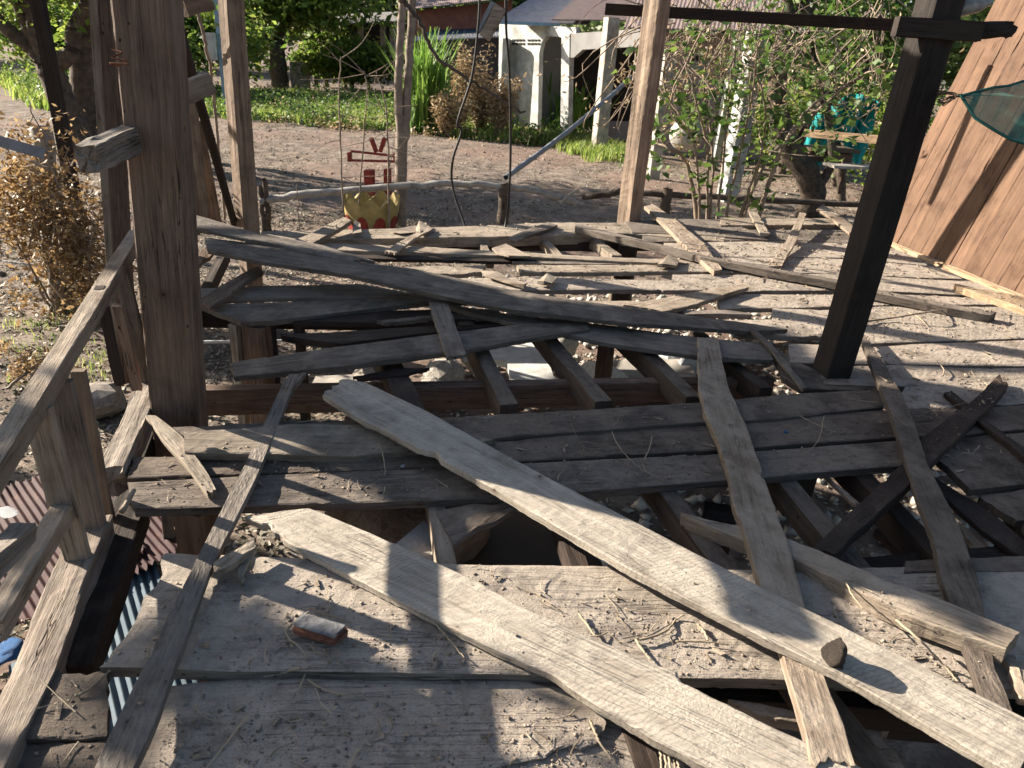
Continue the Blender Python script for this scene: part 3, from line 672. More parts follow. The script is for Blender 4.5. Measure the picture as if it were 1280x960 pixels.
lp('thin stick lying inside the right hole with a bright edge', [(1028, 594), (1072, 634)], [(1031, 592), (1076, 632)], -.05, -.08, .015, 'tan')
lp('broad dark board at the right of the hole, running to the lower right', [(1160, 590), (1225, 630), (1290, 682)], [(1175, 615), (1230, 665), (1280, 700)], -.04, -.05, .02, 'dark')
lp('fresh yellow splintered wood glowing in the sun inside the right hole', [(1196, 652), (1215, 662), (1250, 695)], [(1204, 675), (1220, 690), (1232, 702)], -.09, -.09, .02, 'raw', jag=(.05, .05))
lp('dark board slanting down across the right hole', [(1110, 655), (1150, 690), (1180, 712)], [(1090, 662), (1130, 700), (1150, 715)], -.2, -.2, .02, 'dark')
lp('narrow brown batten running right from the crossing of the X', [(1180, 490), (1225, 528), (1300, 585)], [(1190, 488), (1240, 530), (1300, 572)], .03, .03, .02, 'dark')

# curled splinters in the middle of the far floor
for (pts, zz, lab) in (([(600, 338), (622, 341), (640, 348), (660, 353), (655, 357), (632, 352), (606, 345)], .03, 'white curled splinter of board lying flat near the floor centre'),
                       ([(672, 351), (684, 343), (697, 345), (690, 354), (680, 353)], .04, 'small folded wood chip standing between the curled splinters'),
                       ([(615, 310), (632, 306), (655, 314), (664, 320), (636, 321), (622, 315)], .03, 'bright white broken chip under the hanging wire'),
                       ([(822, 330), (835, 320), (850, 322), (846, 332), (828, 331)], .04, 'crumpled pale bark chip on soil beside the slanting batten'),
                       ([(520, 285), (524, 277), (533, 278), (533, 287), (525, 291)], .05, 'pale upright chip on the far edge board by the twisted plank'),
                       ([(440, 292), (443, 276), (450, 277), (452, 290)], .05, 'short pale stub standing on the far edge board left of the sapling'),
                       ([(484, 288), (520, 283), (528, 288), (500, 292)], .03, 'flat brown splinter on the far edge board in front of the sapling')):
    v, f = extrude_px(pts, lambda a, b: un(a, b, zz), .012, (.004, .003, -1))
    v = [Vector(p) + Vector((0, 0, .012 * math.sin(i * 2.1))) for i, p in enumerate(v)]
    o = mesh_obj('wood_chip', v, f, M['tan']); tag(o, lab, 'wood chip', 'chips of broken wood on the floor')

# broken bracket-like block at lower left
r0 = empty('broken_box_corner', un(290, 705, .02), 'broken wooden corner bracket on the left of the wide dusty board', 'wood bracket')
plank('side_board', None, [(264, 702), (290, 690), (318, 672)], [(268, 716), (296, 703), (320, 683)], .05, .06, .018, 'tan', parent=r0)
plank('end_board', None, [(292, 692), (300, 728)], [(320, 680), (304, 731)], .055, .01, .016, 'tan', parent=r0)

# twig stub on the left
beam('broken_peg', un(152, 640, .02), un(168, 612, .05), .022, .02, 'tan', 'short round wooden peg beside the split left beam', 'peg', kind='round', taper=.6, rough=.002, bvh=True)
# knot of wood and brick
kn = rock('dry_clod', un(1042, 812, .1), (.030, .025, .036), 'barkdark', 'dark crumbly knot sitting on the longest pale plank at bottom right', 'clod', 5, 4, amp=.75)
rb = empty('brick_piece', un(400, 790, .02), 'half red brick with a dusty top lying in the middle of the wide board', 'brick')
bv, bf = box_np((0, 0, 0), .13, .06, .035, -.30, rs=R, jit=.004)
base = np.array(tuple(un(398, 788, .019)))
import bmesh as _bm
def bevbox(name, c, sx, sy, sz, rot, mat, parent, jit=.003, bev=.006, seg=2, seed=1, tilt=0):
    v, f = box_np((0, 0, 0), sx, sy, sz, rot, tilt, np.random.RandomState(seed), jit)
    bm = _bm.new(); vs = [bm.verts.new(p) for p in v]; [bm.faces.new([vs[i] for i in q]) for q in f]
    _bm.ops.recalc_face_normals(bm, faces=bm.faces); _bm.ops.bevel(bm, geom=bm.edges[:], offset=bev, segments=seg, affect='EDGES')
    vv = [Vector(q.co) + Vector(tuple(c)) for q in bm.verts]; bm.verts.index_update(); ff = [[q.index for q in fa.verts] for fa in bm.faces]; bm.free()
    return mesh_obj(name, vv, ff, M[mat], parent)
bevbox('brick_body', base, .14, .055, .030, -.33, 'brick', rb, jit=.007, bev=.009, seg=3)
bevbox('dusty_top', base + np.array([0, 0, .018]), .128, .045, .006, -.33, 'brickdust', rb, jit=.004, bev=.002, seed=1)

# ================================================================== JOISTS AND BEAMS
JG = 'joists under the floor boards'
def jst(label, a, b, w=.07, h=.11, z=-.035, mat='dark', ext=(0, 0)):
    A = un(*a, z - h / 2); B = un(*b, z - h / 2); d = (B - A).normalized()
    return beam('joist', A - d * ext[0], B + d * ext[1], w, h, mat, label, 'joist', JG, rough=.003, bow=.004)
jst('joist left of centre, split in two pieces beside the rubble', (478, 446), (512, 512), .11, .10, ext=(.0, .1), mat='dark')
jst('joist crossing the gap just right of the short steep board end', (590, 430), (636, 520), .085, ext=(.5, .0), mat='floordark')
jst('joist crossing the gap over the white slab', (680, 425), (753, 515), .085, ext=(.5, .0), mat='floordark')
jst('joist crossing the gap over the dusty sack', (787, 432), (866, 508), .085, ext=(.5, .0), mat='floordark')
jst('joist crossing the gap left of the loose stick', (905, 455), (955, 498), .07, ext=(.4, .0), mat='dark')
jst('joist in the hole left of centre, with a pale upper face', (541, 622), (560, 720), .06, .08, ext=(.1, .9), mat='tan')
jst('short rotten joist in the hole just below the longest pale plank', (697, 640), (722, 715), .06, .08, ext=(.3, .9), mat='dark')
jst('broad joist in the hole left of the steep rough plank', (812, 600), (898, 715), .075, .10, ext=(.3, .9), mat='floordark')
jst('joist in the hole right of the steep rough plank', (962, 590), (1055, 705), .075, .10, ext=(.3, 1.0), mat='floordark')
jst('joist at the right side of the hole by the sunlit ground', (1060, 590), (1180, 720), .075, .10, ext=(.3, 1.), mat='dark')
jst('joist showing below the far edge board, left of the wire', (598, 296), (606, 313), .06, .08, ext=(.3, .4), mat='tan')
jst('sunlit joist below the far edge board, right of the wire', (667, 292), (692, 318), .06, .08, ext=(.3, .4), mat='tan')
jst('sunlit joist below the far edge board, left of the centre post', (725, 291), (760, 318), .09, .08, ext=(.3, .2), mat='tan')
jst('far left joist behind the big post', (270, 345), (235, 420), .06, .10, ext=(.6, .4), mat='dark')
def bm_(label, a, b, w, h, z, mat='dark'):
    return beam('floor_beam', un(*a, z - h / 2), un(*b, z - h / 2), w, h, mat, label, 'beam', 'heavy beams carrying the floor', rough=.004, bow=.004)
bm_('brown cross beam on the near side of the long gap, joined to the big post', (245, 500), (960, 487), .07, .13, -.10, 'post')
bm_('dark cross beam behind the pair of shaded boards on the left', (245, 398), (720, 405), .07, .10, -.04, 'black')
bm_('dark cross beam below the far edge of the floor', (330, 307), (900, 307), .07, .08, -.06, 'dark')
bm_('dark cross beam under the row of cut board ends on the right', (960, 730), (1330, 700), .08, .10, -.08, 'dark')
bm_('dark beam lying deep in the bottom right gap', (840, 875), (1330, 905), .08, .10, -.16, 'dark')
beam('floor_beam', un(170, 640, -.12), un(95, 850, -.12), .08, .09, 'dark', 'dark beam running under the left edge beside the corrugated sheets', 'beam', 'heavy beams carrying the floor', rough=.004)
# stilts below
SG = 'stilts standing on the ground under the floor'
def stilt(label, px, top, bot_off=0, w=.10, mat='post', zt=-.05, ztest=0):
    P = un(*px, zt); return beam('stilt', (P.x, P.y, GZ - .05), (P.x, P.y, zt), w, w, mat, label, 'stilt', SG, rough=.004, up=(.3, 1, 0))
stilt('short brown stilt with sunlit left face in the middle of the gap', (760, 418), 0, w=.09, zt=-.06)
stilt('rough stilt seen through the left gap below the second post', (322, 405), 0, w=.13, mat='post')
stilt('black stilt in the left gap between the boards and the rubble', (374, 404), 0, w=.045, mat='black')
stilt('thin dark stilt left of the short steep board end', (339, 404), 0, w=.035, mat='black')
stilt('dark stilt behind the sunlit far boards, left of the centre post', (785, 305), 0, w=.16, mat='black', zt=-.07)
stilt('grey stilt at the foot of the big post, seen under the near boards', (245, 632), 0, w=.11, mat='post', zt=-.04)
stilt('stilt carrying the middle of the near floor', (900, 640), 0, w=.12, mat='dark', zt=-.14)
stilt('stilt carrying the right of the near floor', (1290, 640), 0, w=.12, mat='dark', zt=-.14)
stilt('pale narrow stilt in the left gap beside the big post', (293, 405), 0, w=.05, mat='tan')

# ================================================================== POSTS
PG = 'posts of the ruined house'
def post(name, label, base, w, d, z0, z1, lean=(0, 0), mat='post', spin=.26, bow=.004, rough=.004, lump=0., taper=1):
    b = Vector(base); A = Vector((b.x + lean[0] * z0, b.y + lean[1] * z0, z0)); B = Vector((b.x + lean[0] * z1, b.y + lean[1] * z1, z1))
    return beam(name, A, B, w, d, mat, label, 'post', PG, up=(math.sin(spin), -math.cos(spin), 0), rough=rough, bow=bow, lump=lump, taper=taper)
def post_px(name, label, basepx, toppx, w, d, z1=2.72, z0=GZ, zb=0., **k):
    """leaning post: foot through basepx at height zb, and its axis passes through toppx"""
    b = un(*basepx, zb); t = V(toppx[0], toppx[1], b.y); t.z = t.z
    lx = (t.x - b.x) / (t.z - zb)
    return post(name, label, (b.x - lx * zb, b.y, 0), w, d, z0, z1, (lx, 0), **k)
post_px('post', 'massive brown squared post at the left holding the railing', (225, 505), (183, 0), .178, .178, spin=.17)
post_px('post', 'brown post further back on the left with a sunlit left face near the top', (311, 285), (290, 0), .135, .135, spin=.85, bow=.012, mat='splitpost')
post_px('post', 'centre post of split wood, sunlit on its left face', (787, 277), (822, 0), .165, .165, spin=.72, bow=.010, rough=.007, mat='splitpost')
post_px('post', 'leaning dark post on the right with the hammock rope on it', (1037, 466), (1176, 0), .135, .15, spin=.12, mat='black', z1=2.6, rough=.0025)
post_px('post', 'slim squared post at far left with a pale left edge', (154, 330), (136, 0), .10, .09, spin=.3, z1=2.72, mat='post', rough=.002)
post_px('post', 'thin pale strip standing against the slim squared post', (138, 345), (116, 0), .038, .03, spin=.3, z1=2.72, mat='tan', rough=.001)
# stub of beam and wedge on the big post
beam('tie_beam_stub', V(108, 200, 2.22), V(168, 172, 2.62), .06, .085, 'rot', 'split beam stub sticking out to the left of the big post', 'beam stub', rough=.006, jag=.03, bvh=False)
beam('tie_beam_stub', V(228, 118, 3.0), V(262, 103, 3.1), .05, .08, 'tan', 'pale beam stub sticking out to the right of the big post', 'beam stub', rough=.003)
beam('tie_beam_stub', V(222, 4, 2.9), V(255, -5, 3.0), .08, .09, 'post', 'brown beam piece at the top right of the big post', 'beam stub', rough=.003)
cord('binding_wire', [V(140, 62, 2.52), V(152, 66, 2.5), V(140, 72, 2.49), V(158, 76, 2.47), V(146, 82, 2.48), V(138, 79, 2.47), V(160, 80, 2.45)], .003, 'rust', 'rusty binding wire knotted on the left side of the big post', 'wire')
# strips leaning behind the big post
for i, (a, b, lab, ww, mt) in enumerate((((222, 60), (240, 292), 'brown strip leaning upright, closest behind the big post', .12, 'post'), ((236, 118), (256, 292), 'second brown strip leaning behind the big post', .10, 'splitpost'),
        ((246, 150), (272, 290), 'third brown strip leaning behind the big post', .09, 'splitpost'))):
    A = un(b[0], b[1], .0); T = V(a[0], a[1], A.y - .25)
    beam('leaning_strip', A, T, ww, .015, mt, lab, 'wood strip', 'wood strips leaning behind the big post', up=(0, -1, 0), rough=.002)
A = un(294, 282, 0); beam('leaning_strip', A, V(219, 20, 4.2), .05, .03, 'dark', 'dark batten leaning diagonally between the two left posts', 'wood strip', 'wood strips leaning behind the big post', up=(0, -1, 0), rough=.003)
A = un(281, 275, 0); cord('bamboo_stick', [A, V(268, 130, A.y), V(258, 60, A.y - .2), V(243, 5, A.y - .3)], .012, 'palepole', 'thin bamboo stick leaning right of the dark batten', 'stick', jit=.004)

# ================================================================== RAILING
rl = empty('railing', un(130, 600, 0), 'old wooden railing on the left with slanting balusters and a sunlit top rail', 'railing')
def ray_up(p, x, y): return p
def onpl(px, py, off=0.):
    P = Vector((-1.576, 2.853, 0)); an = math.radians(-73.6); n = Vector((-math.sin(an), math.cos(an), 0)); P = P + n * off
    d = ray(px, py); return CAM + d * ((P - CAM).dot(n) / d.dot(n))
beam('top_rail', onpl(171, 296), onpl(-40, 640), .052, .055, 'tan', parent=rl, rough=.0015)
beam('top_rail_end', onpl(176, 285), onpl(171, 297), .065, .058, 'dark', parent=rl, rough=.001) if False else None
beam('lower_rail', onpl(80, 638), onpl(-10, 790), .046, .05, 'tan', parent=rl, rough=.003)
for (a, b, wv, mt) in (((152, 350), (186, 478), .055, 'grey'), ((78, 500), (118, 672), .075, 'grey'), ((52, 535), (100, 705), .065, 'tan'), ((102, 485), (136, 655), .04, 'splitpost'), ((128, 380), (150, 480), .03, 'dark'), ((150, 400), (172, 486), .035, 'post')):
    beam('baluster', onpl(*a) + Vector((0, 0, .06)), onpl(*b), wv, .03, mt, parent=rl, up=(.25, -.97, 0), rough=.003)
beam('bottom_rail', onpl(188, 470) - Vector((0, 0, .05)), onpl(138, 592) - Vector((0, 0, .05)), .085, .10, 'rot', 'furrowed grey upper length of the bottom rail, split at its near end', parent=rl, rough=.005, jag=.06, bow=.006)
beam('bottom_rail', onpl(118, 640) - Vector((0, 0, .06)), onpl(-30, 985) - Vector((0, 0, .05)), .095, .10, 'rot', 'furrowed grey lower length of the bottom rail with a knot', parent=rl, rough=.006, bow=.008)
beam('sill_plank', onpl(188, 490) - Vector((.0, 0, .15)), onpl(-20, 985) - Vector((0.0, 0, .15)), .06, .10, 'dark', parent=rl, rough=.004)
beam('handrail_offcut', onpl(30, 665, .08), onpl(-30, 720, .08), .045, .04, 'grey', 'pointed grey rail offcut at the left border above the maroon sheet', 'rail offcut', rough=.003, taper=1.2)
beam('metal_bar', V(-30, 168, 3.4), V(54, 192, 3.6), .035, .05, 'pipe', 'dark grey bar poking in from the left border over the dried shrub', 'bar', rough=.001)

# upper rail between centre and right posts
beam('upper_rail', V(757, 11, 7.75), V(1135, 33, 7.1), .06, .095, 'dark', 'long thin rail at the top between the centre post and the leaning dark post', 'rail', rough=.002, bow=.003)
rt = empty('bracket', V(1190, 36, 3.42), 'blackened bracket board with ragged right end fixed across the leaning post', 'bracket')
beam('bracket_board', V(1119, 33, 3.44), V(1225, 40, 3.42), .06, .075, 'black', parent=rt, rough=.002)
beam('bracket_splinter', V(1215, 38, 3.45), V(1268, 37, 3.45), .05, .06, 'black', parent=rt, rough=.006, jag=.05)
bt = Acc(); p0, p1 = V(1163, 18, 3.5), V(1240, 3, 3.5)
pts = [p0 + (p1 - p0) * t for t in (0, .12, .3, .55, .8, .93, 1.0)]
bt.add(*tube_np(pts, [.008, .026, .032, .033, .03, .013, .012], 14))
ob = bt.build('plastic_bottle', simple('dull_clear_plastic', (.30, .29, .26), .25, 30, .5, .001), origin=p0); tag(ob, 'dusty plastic bottle lying on the blackened bracket board', 'bottle')

# hammock
M['hem'] = simple('dark_green_cord', (.015, .09, .075), .7, 20, .3, .001)
ha = V(1200, 119, 3.25); hm = empty('hammock', ha, 'dark green net hammock tied to the leaning post, hanging off the right edge', 'hammock')
Vv = []; n = 34; mm = 14
for i in range(n):
    t = i / (n - 1); d_ = 2.3 * t; x0 = ha + Vector((d_, -.25 * t, 0))
    up_ = .07 * min(d_ / .29, 3.2); dn_ = .15 * min(1, d_ / .22) ** .6 + .05 * min(1, d_)
    for j in range(mm):
        q = j / (mm - 1) * 2 - 1
        zz = (up_ if q > 0 else dn_) * q
        Vv.append(x0 + Vector((0, .10 * q * min(1, d_ / .3) + .012 * math.sin(q * 9 + d_ * 14) * min(1, d_ * 4), zz + .004 * math.sin(q * 23 + d_ * 31))))
Ff = [(i * mm + j, (i + 1) * mm + j, (i + 1) * mm + j + 1, i * mm + j + 1) for i in range(n - 1) for j in range(mm - 1)]
mesh_obj('net', Vv, Ff, M['greennet'], hm, smooth=True)
for s in (0, mm - 1):
    a = Acc(); a.tube([Vv[i * mm + s] for i in range(n)], .006, .006, 6); a.build('hem', 'hem', hm)
a = Acc(); a.tube(smoothpath([V(1165, 113, 3.5), V(1172, 117, 3.42), V(1185, 117, 3.32), ha], 12, .002), .005, .007, 6)
for k in range(5):
    a.tube(smoothpath([V(1196, 119, 3.26), V(1184 - k, 122 + k, 3.26), V(1172 + k * 2, 124 + k, 3.27), V(1178, 128 + k, 3.27), V(1188 + k, 124, 3.26), V(1196, 120, 3.25)], 14, .002), .0022, .0022, 5)
a.build('rope', 'redpaint' if False else 'barkdark', hm)

# ================================================================== OCHRE WALL (leans outward)
wb0 = un(1110, 303, .0); wb1 = un(1290, 378, .0); wd = (wb1 - wb0).normalized()
# lean so that the board seams fall as seen
best = None
P_ = wb0 + wd * .9
for k in range(0, 60):
    an = math.radians(k * .5); upv = Vector((0, 0, 1)) * math.cos(an) + Vector((-wd.y, wd.x, 0)) * math.sin(an)
    q = P_ + upv * 1.0
    def proj(p):
        d = p - CAM; return (640 + F * d.dot(r_) / d.dot(f_), 480 - F * d.dot(u_) / d.dot(f_))
    a_, b_ = proj(P_), proj(q); sl_ = (b_[0] - a_[0]) / (b_[1] - a_[1])
    if best is None or abs(sl_ + .565) < best[0]: best = (abs(sl_ + .565), an, upv)
wup = best[2]; wn = wd.cross(wup).normalized()
WALL = empty('plank_wall', wb0, 'sunlit ochre wall of upright boards closing the right side of the floor', 'wall')
rsw = np.random.RandomState(3); x = -.25; i = 0
Wl = 2.6
while x < Wl:
    wv = rsw.uniform(.165, .215); z0 = rsw.uniform(0, .02)
    A = wb0 + wd * (x + wv / 2) + wup * z0 + wn * 0
    Lh = 3.0
    nst = 60; l = np.c_[np.linspace(0, Lh, nst), np.full(nst, -wv / 2 + .0012)]; r = np.c_[np.linspace(0, Lh, nst), np.full(nst, wv / 2 - .0012)]
    face = wn if wn.x < 0 else -wn
    a_ = wup; w_ = face.cross(a_).normalized()
    Vw, Fw = slab_mesh(l, r, .022, (.0, .0), .0006, .0012, seed=300 + i, nc=6)
    M4 = Matrix((a_, w_, face)).transposed().to_4x4(); M4.translation = A + face * rsw.uniform(0, .004)
    mesh_obj('wall_board', Vw, Fw, M['wall'], WALL, M4)
    x += wv; i += 1
face = wn if wn.x < 0 else -wn
beam('back_board', wb0 + wd * -.2 + wup * 1.5 - face * .05, wb0 + wd * Wl + wup * 1.5 - face * .05, 3.0, .03, 'dark', parent=WALL, up=face, rough=.0)
beam('wall_foot_strip', wb0 + face * .05 + wd * -.02, wb0 + wd * .85 + face * .04, .05, .03, 'raw', 'pale splintered strip lying along the foot of the ochre wall', 'wood strip', rough=.007, jag=.05)
beam('wall_foot_strip', wb0 + face * .05 + wd * .9, wb0 + wd * 2.0 + face * .05, .06, .035, 'raw', 'splintered strip at the wall foot near the right border', 'wood strip', rough=.006, jag=.04)
# ================================================================== GROUND
def axis(lo, hi, dense_lo, dense_hi, step):
    a = list(np.arange(dense_lo, dense_hi, step)); s = step; x = dense_hi
    while x < hi: a.append(x); s *= 1.18; x += s
    a.append(hi); s = step; x = dense_lo
    b = []
    while x > lo: s *= 1.18; x -= s; b.append(max(x, lo))
    return np.array(sorted(set(b + a)))
xs = axis(-700, 700, -7, 7, .09); ys = axis(-60, 900, -1, 16, .09)
X_, Y_ = np.meshgrid(xs, ys)
def gh(x, y):
    z = .035 * np.sin(x * 1.3 + 1.1 * np.sin(y * .7)) * np.cos(y * 1.1 + .8 * np.sin(x * .9)) + .02 * np.sin(x * 3.7 + y * 2.1) * np.sin(y * 4.3 - x * 1.4)
    return z * np.clip(1.5 - np.abs(y) / 40, 0, 1)
Z_ = GZ + gh(X_, Y_) + R.randn(*X_.shape) * .006 - .03
Vg = np.dstack([X_, Y_, Z_]).reshape(-1, 3); nx = len(xs); ny = len(ys)
ii = np.arange((ny - 1) * nx).reshape(ny - 1, nx)[:, :-1].ravel()
gr = np_mesh('ground', Vg, np.c_[ii, ii + 1, ii + nx + 1, ii + nx], M['ground'], smooth=True); gr['kind'] = 'structure'
def gz(x, y): return GZ - .03 + gh(np.asarray(x), np.asarray(y))

# ---- fallen leaves / litter on the ground
def litter(name, n, xr, yr, size, mat, label, seed, thr=0.0, asp=2.0, lift=.006, mask=None):
    rs = np.random.RandomState(seed); x = rs.uniform(*xr, n); y = rs.uniform(*yr, n)
    k = np.sin(x * 1.7 + 2 * np.sin(y * .8)) * np.cos(y * 1.3 + np.sin(x * 2.1)); keep = k + rs.randn(n) * .5 > thr
    if mask is not None: keep &= mask(x, y)
    x, y = x[keep], y[keep]; C = np.c_[x, y, gz(x, y) + lift + rs.rand(len(x)) * .012]
    n = len(C); a = rs.randn(n, 3); a[:, 2] *= .22; a /= np.linalg.norm(a, axis=1)[:, None]
    b = np.cross(a, np.array([0, 0, 1.]) + rs.randn(n, 3) * .35); b /= np.linalg.norm(b, axis=1)[:, None]; nn = np.cross(a, b)
    s = size * (.5 + rs.rand(n))[:, None]; w_ = s / asp
    Vv = np.stack([C - a * s * .5, C + nn * s * .15 - b * w_ * .5, C + nn * s * .15 + b * w_ * .5, C + a * s * .5], 1).reshape(-1, 3)
    i = np.arange(n)[:, None] * 4; o = np_mesh(name, Vv, np.concatenate([i + [[0, 1, 2]], i + [[2, 1, 3]]]), M[mat])
    return tag(o, label, 'litter', kind='stuff')
litter('leaf_litter', 60000, (-7, -1.0), (1.0, 11), .038, 'litter', 'fallen leaves and chips scattered on the ground left of the house', 3, -.7)
litter('leaf_litter', 16000, (-1.8, 6), (2.0, 13), .04, 'litter', 'fallen leaves and chips on the ground below and behind the floor', 4, -.3)
litter('leaf_litter', 60000, (-14, 10), (7.5, 26), .055, 'litter', 'sparse leaves and clods over the earth road', 6, .2)
def clods(name, n, xr, yr, s0, mat, label, seed):
    rs = np.random.RandomState(seed); a = []; v = []; f = []; x = rs.uniform(*xr, n); y = rs.uniform(*yr, n); z = gz(x, y)
    s = s0 * (.35 + rs.rand(n) ** 3 * 1.6)
    base = np.array([(1, 0, 0), (-1, 0, 0), (0, 1, 0), (0, -1, 0), (0, 0, .8), (0, 0, -.6)])
    Fo = np.array([(0, 2, 4), (2, 1, 4), (1, 3, 4), (3, 0, 4), (2, 0, 5), (1, 2, 5), (3, 1, 5), (0, 3, 5)])
    Vv = (base[None] * s[:, None, None] * (1 + .35 * rs.randn(n, 6, 1)) + np.c_[x, y, z + s * .1][:, None, :] + rs.randn(n, 6, 3) * s[:, None, None] * .2).reshape(-1, 3)
    Ff = (np.arange(n)[:, None, None] * 6 + Fo[None]).reshape(-1, 3)
    return tag(np_mesh(name, Vv, Ff, M[mat]), label, 'soil clods', kind='stuff')
clods('soil_clods', 9000, (-12, 9), (5, 24), .018, 'crumb', 'earth clods over the rough road behind the house', 9)
clods('stone_chips', 5000, (-.7, 4), (2.6, 8), .028, 'rubble', 'pale rubble chips on the ground under the floor', 10)

# ---- rubble below the floor
def slabrock(label, pts, z, th, mat, name='concrete_slab', cat='slab'):
    v, f = extrude_px(pts, lambda a, b: un(a, b, z), th, (0, 0, -1)); rs = np.random.RandomState(len(pts))
    tag(mesh_obj(name, v, f, M[mat]), label, cat)
slabrock('white painted slab lying in the gap between two joists', [(603, 432), (660, 424), (680, 436), (692, 470), (708, 492), (640, 480), (634, 452), (606, 446)], -.60, .05, 'white')
slabrock('flat pale concrete slab in front of the short brown stilt', [(765, 452), (800, 444), (860, 450), (870, 470), (800, 478), (770, 470)], -.72, .05, 'concrete')
slabrock('pale flat stone slab left in the rubble under the slanted plank', [(395, 470), (440, 468), (450, 480), (430, 492), (385, 488)], -.7, .05, 'concrete')
rock('cement_sack', un(758, 476, -.74), (.30, .16, .11), 'bag', 'full dusty cement sack lying beneath the third joist', 'sack', 21, 3, amp=.12)
rock('rubble_stone', un(703, 436, -.7), (.13, .10, .12), 'rubble', 'round grey lump of rubble behind the sack', 'rubble', 22, 3)
for k, (px, py, s, mt, lab) in enumerate(((470, 478, .13, 'stone', 'dark grey rubble stone left in the gap'), (560, 470, .12, 'rubble', 'pale rubble block beside the split joist'), (548, 488, .09, 'rubble', 'small pale rubble block at the near side of the split joist'),
        (590, 452, .08, 'rubble', 'little rubble block next to the white slab'), (835, 450, .09, 'plastic', 'crumpled silvery plastic right of the third joist'), (862, 458, .08, 'plastic', 'small crumpled plastic piece before the steep rough plank'),
        (925, 480, .10, 'plastic', 'crumpled plastic under the dark lower plank on the right'), (840, 430, .1, 'stone', 'grey stone below the dark plank of the leaning pair'), (915, 452, .09, 'concrete', 'pale chunk right of the steep rough plank top'),
        (640, 494, .1, 'rubble', 'rubble piece under the near end of the second joist'), (118, 497, .14, 'stone', 'brown earthy lump outside the railing near its baluster'), (520, 495, .07, 'rubble', 'rubble piece right under the longest pale plank tip'))):
    rock('rubble_stone' if mt != 'plastic' else 'plastic_scrap', un(px, py, -.76), (s * 1.2, s, s * .7), mt, lab, 'rubble' if mt != 'plastic' else 'plastic', 40 + k, 2, flat=0, amp=.5)
for k, (px, py) in enumerate(((345, 483), (352, 500))):
    pass
# earth and boards in the near hole
rock('soil_heap', un(520, 655, -.40), (.34, .26, .20), 'ground', 'heap of dirt and rubble showing in the hole left of centre', 'soil heap', 61, 4, amp=.25)
slabrock('broken pale slab leaning on the dirt heap in the hole', [(492, 682), (530, 650), (545, 668), (556, 708), (510, 700)], -.12, .03, 'rubble')
slabrock('brown plywood sheet lying deep in the hole below the longest plank', [(560, 690), (630, 640), (720, 640), (760, 720), (560, 730)], -.45, .015, 'ply', 'plywood_sheet', 'board')
slabrock('grey sheet propped under the hole left of centre', [(480, 690), (560, 640), (640, 690), (600, 730)], -.50, .02, 'greywall', 'sheet_offcut', 'board')
# ---- corrugated sheets left of the railing
def corr(name, label, pts, z, mat, pitch=.05, amp=.009, ang=0., cat='roofing sheet', tilt=0):
    P = [un(a, b, z) for a, b in pts]; A = P[0]; ux = (P[1] - A); Lx = ux.length; ux.normalize(); vy = (P[3] - A); Ly = vy.length; vy.normalize()
    n = int(Lx / pitch * 6); m = max(2, int(Ly / .1)); n_ = ux.cross(vy).normalized(); n_ = n_ if n_.z > 0 else -n_; Vv = []; rs = np.random.RandomState(int(Lx * 1000))
    for j in range(m + 1):
        for i in range(n + 1): Vv.append(A + ux * (Lx * i / n) + vy * (Ly * j / m) + n_ * (amp * math.sin(2 * math.pi * i / 6) + tilt * j / m + .006 * math.sin(j * 1.3 + i * .05)) + vy * (.012 * rs.randn() if j in (0, m) else 0))
    k = len(Vv); Vv += [p - n_ * .0015 for p in Vv]
    Fs = []
    for j in range(m):
        for i in range(n):
            a = j * (n + 1) + i; Fs.append((a, a + 1, a + n + 2, a + n + 1)); Fs.append((k + a + n + 1, k + a + n + 2, k + a + 1, k + a))
    return tag(mesh_obj(name, Vv, Fs, M[mat], smooth=True), label, cat)
corr('corrugated_sheet', 'maroon corrugated sheet lying outside the railing', [(-60, 700), (85, 520), None, (-30, 940)] if False else [(-90, 640), (150, 560), (0, 0), (-20, 800)], -.62, 'tinred', .032, .006)
corr('corrugated_sheet', 'lower maroon corrugated sheet seen between railing and dark beam', [(60, 690), (150, 650), (0, 0), (90, 730)], -.6, 'tinred', .032, .006)
corr('corrugated_sheet', 'blue grey corrugated sheet under the bottom left corner', [(190, 690), (10, 830), (0, 0), (300, 990)], -.66, 'tinblue', .04, .008)
rock('rag', un(130, 672, -.58), (.07, .05, .02), 'bluerag', 'small blue rag on the maroon sheet near the beam', 'rag', 8, 3, amp=.5)
rock('rag', un(6, 818, -.55), (.045, .04, .02), 'bluerag', 'blue rag at the left border by the furrowed rail', 'rag', 9, 3, amp=.5)
rock('paper_scrap', un(8, 640, -.55), (.05, .03, .01), 'plastic', 'white scrap lying on the maroon sheet', 'scrap', 10, 2, amp=.5, flat=0)
rock('bottle_cap', un(982, 540, .006), (.010, .008, .007), 'bluerag', 'tiny blue cap on the dark floor board right of the steep plank', 'cap', 12, 2, amp=.1)
rock('wood_crumb', un(503, 583, .01), (.012, .008, .006), 'plastic', 'small white crumb on the third row board near centre', 'crumb', 13, 1, amp=.3)

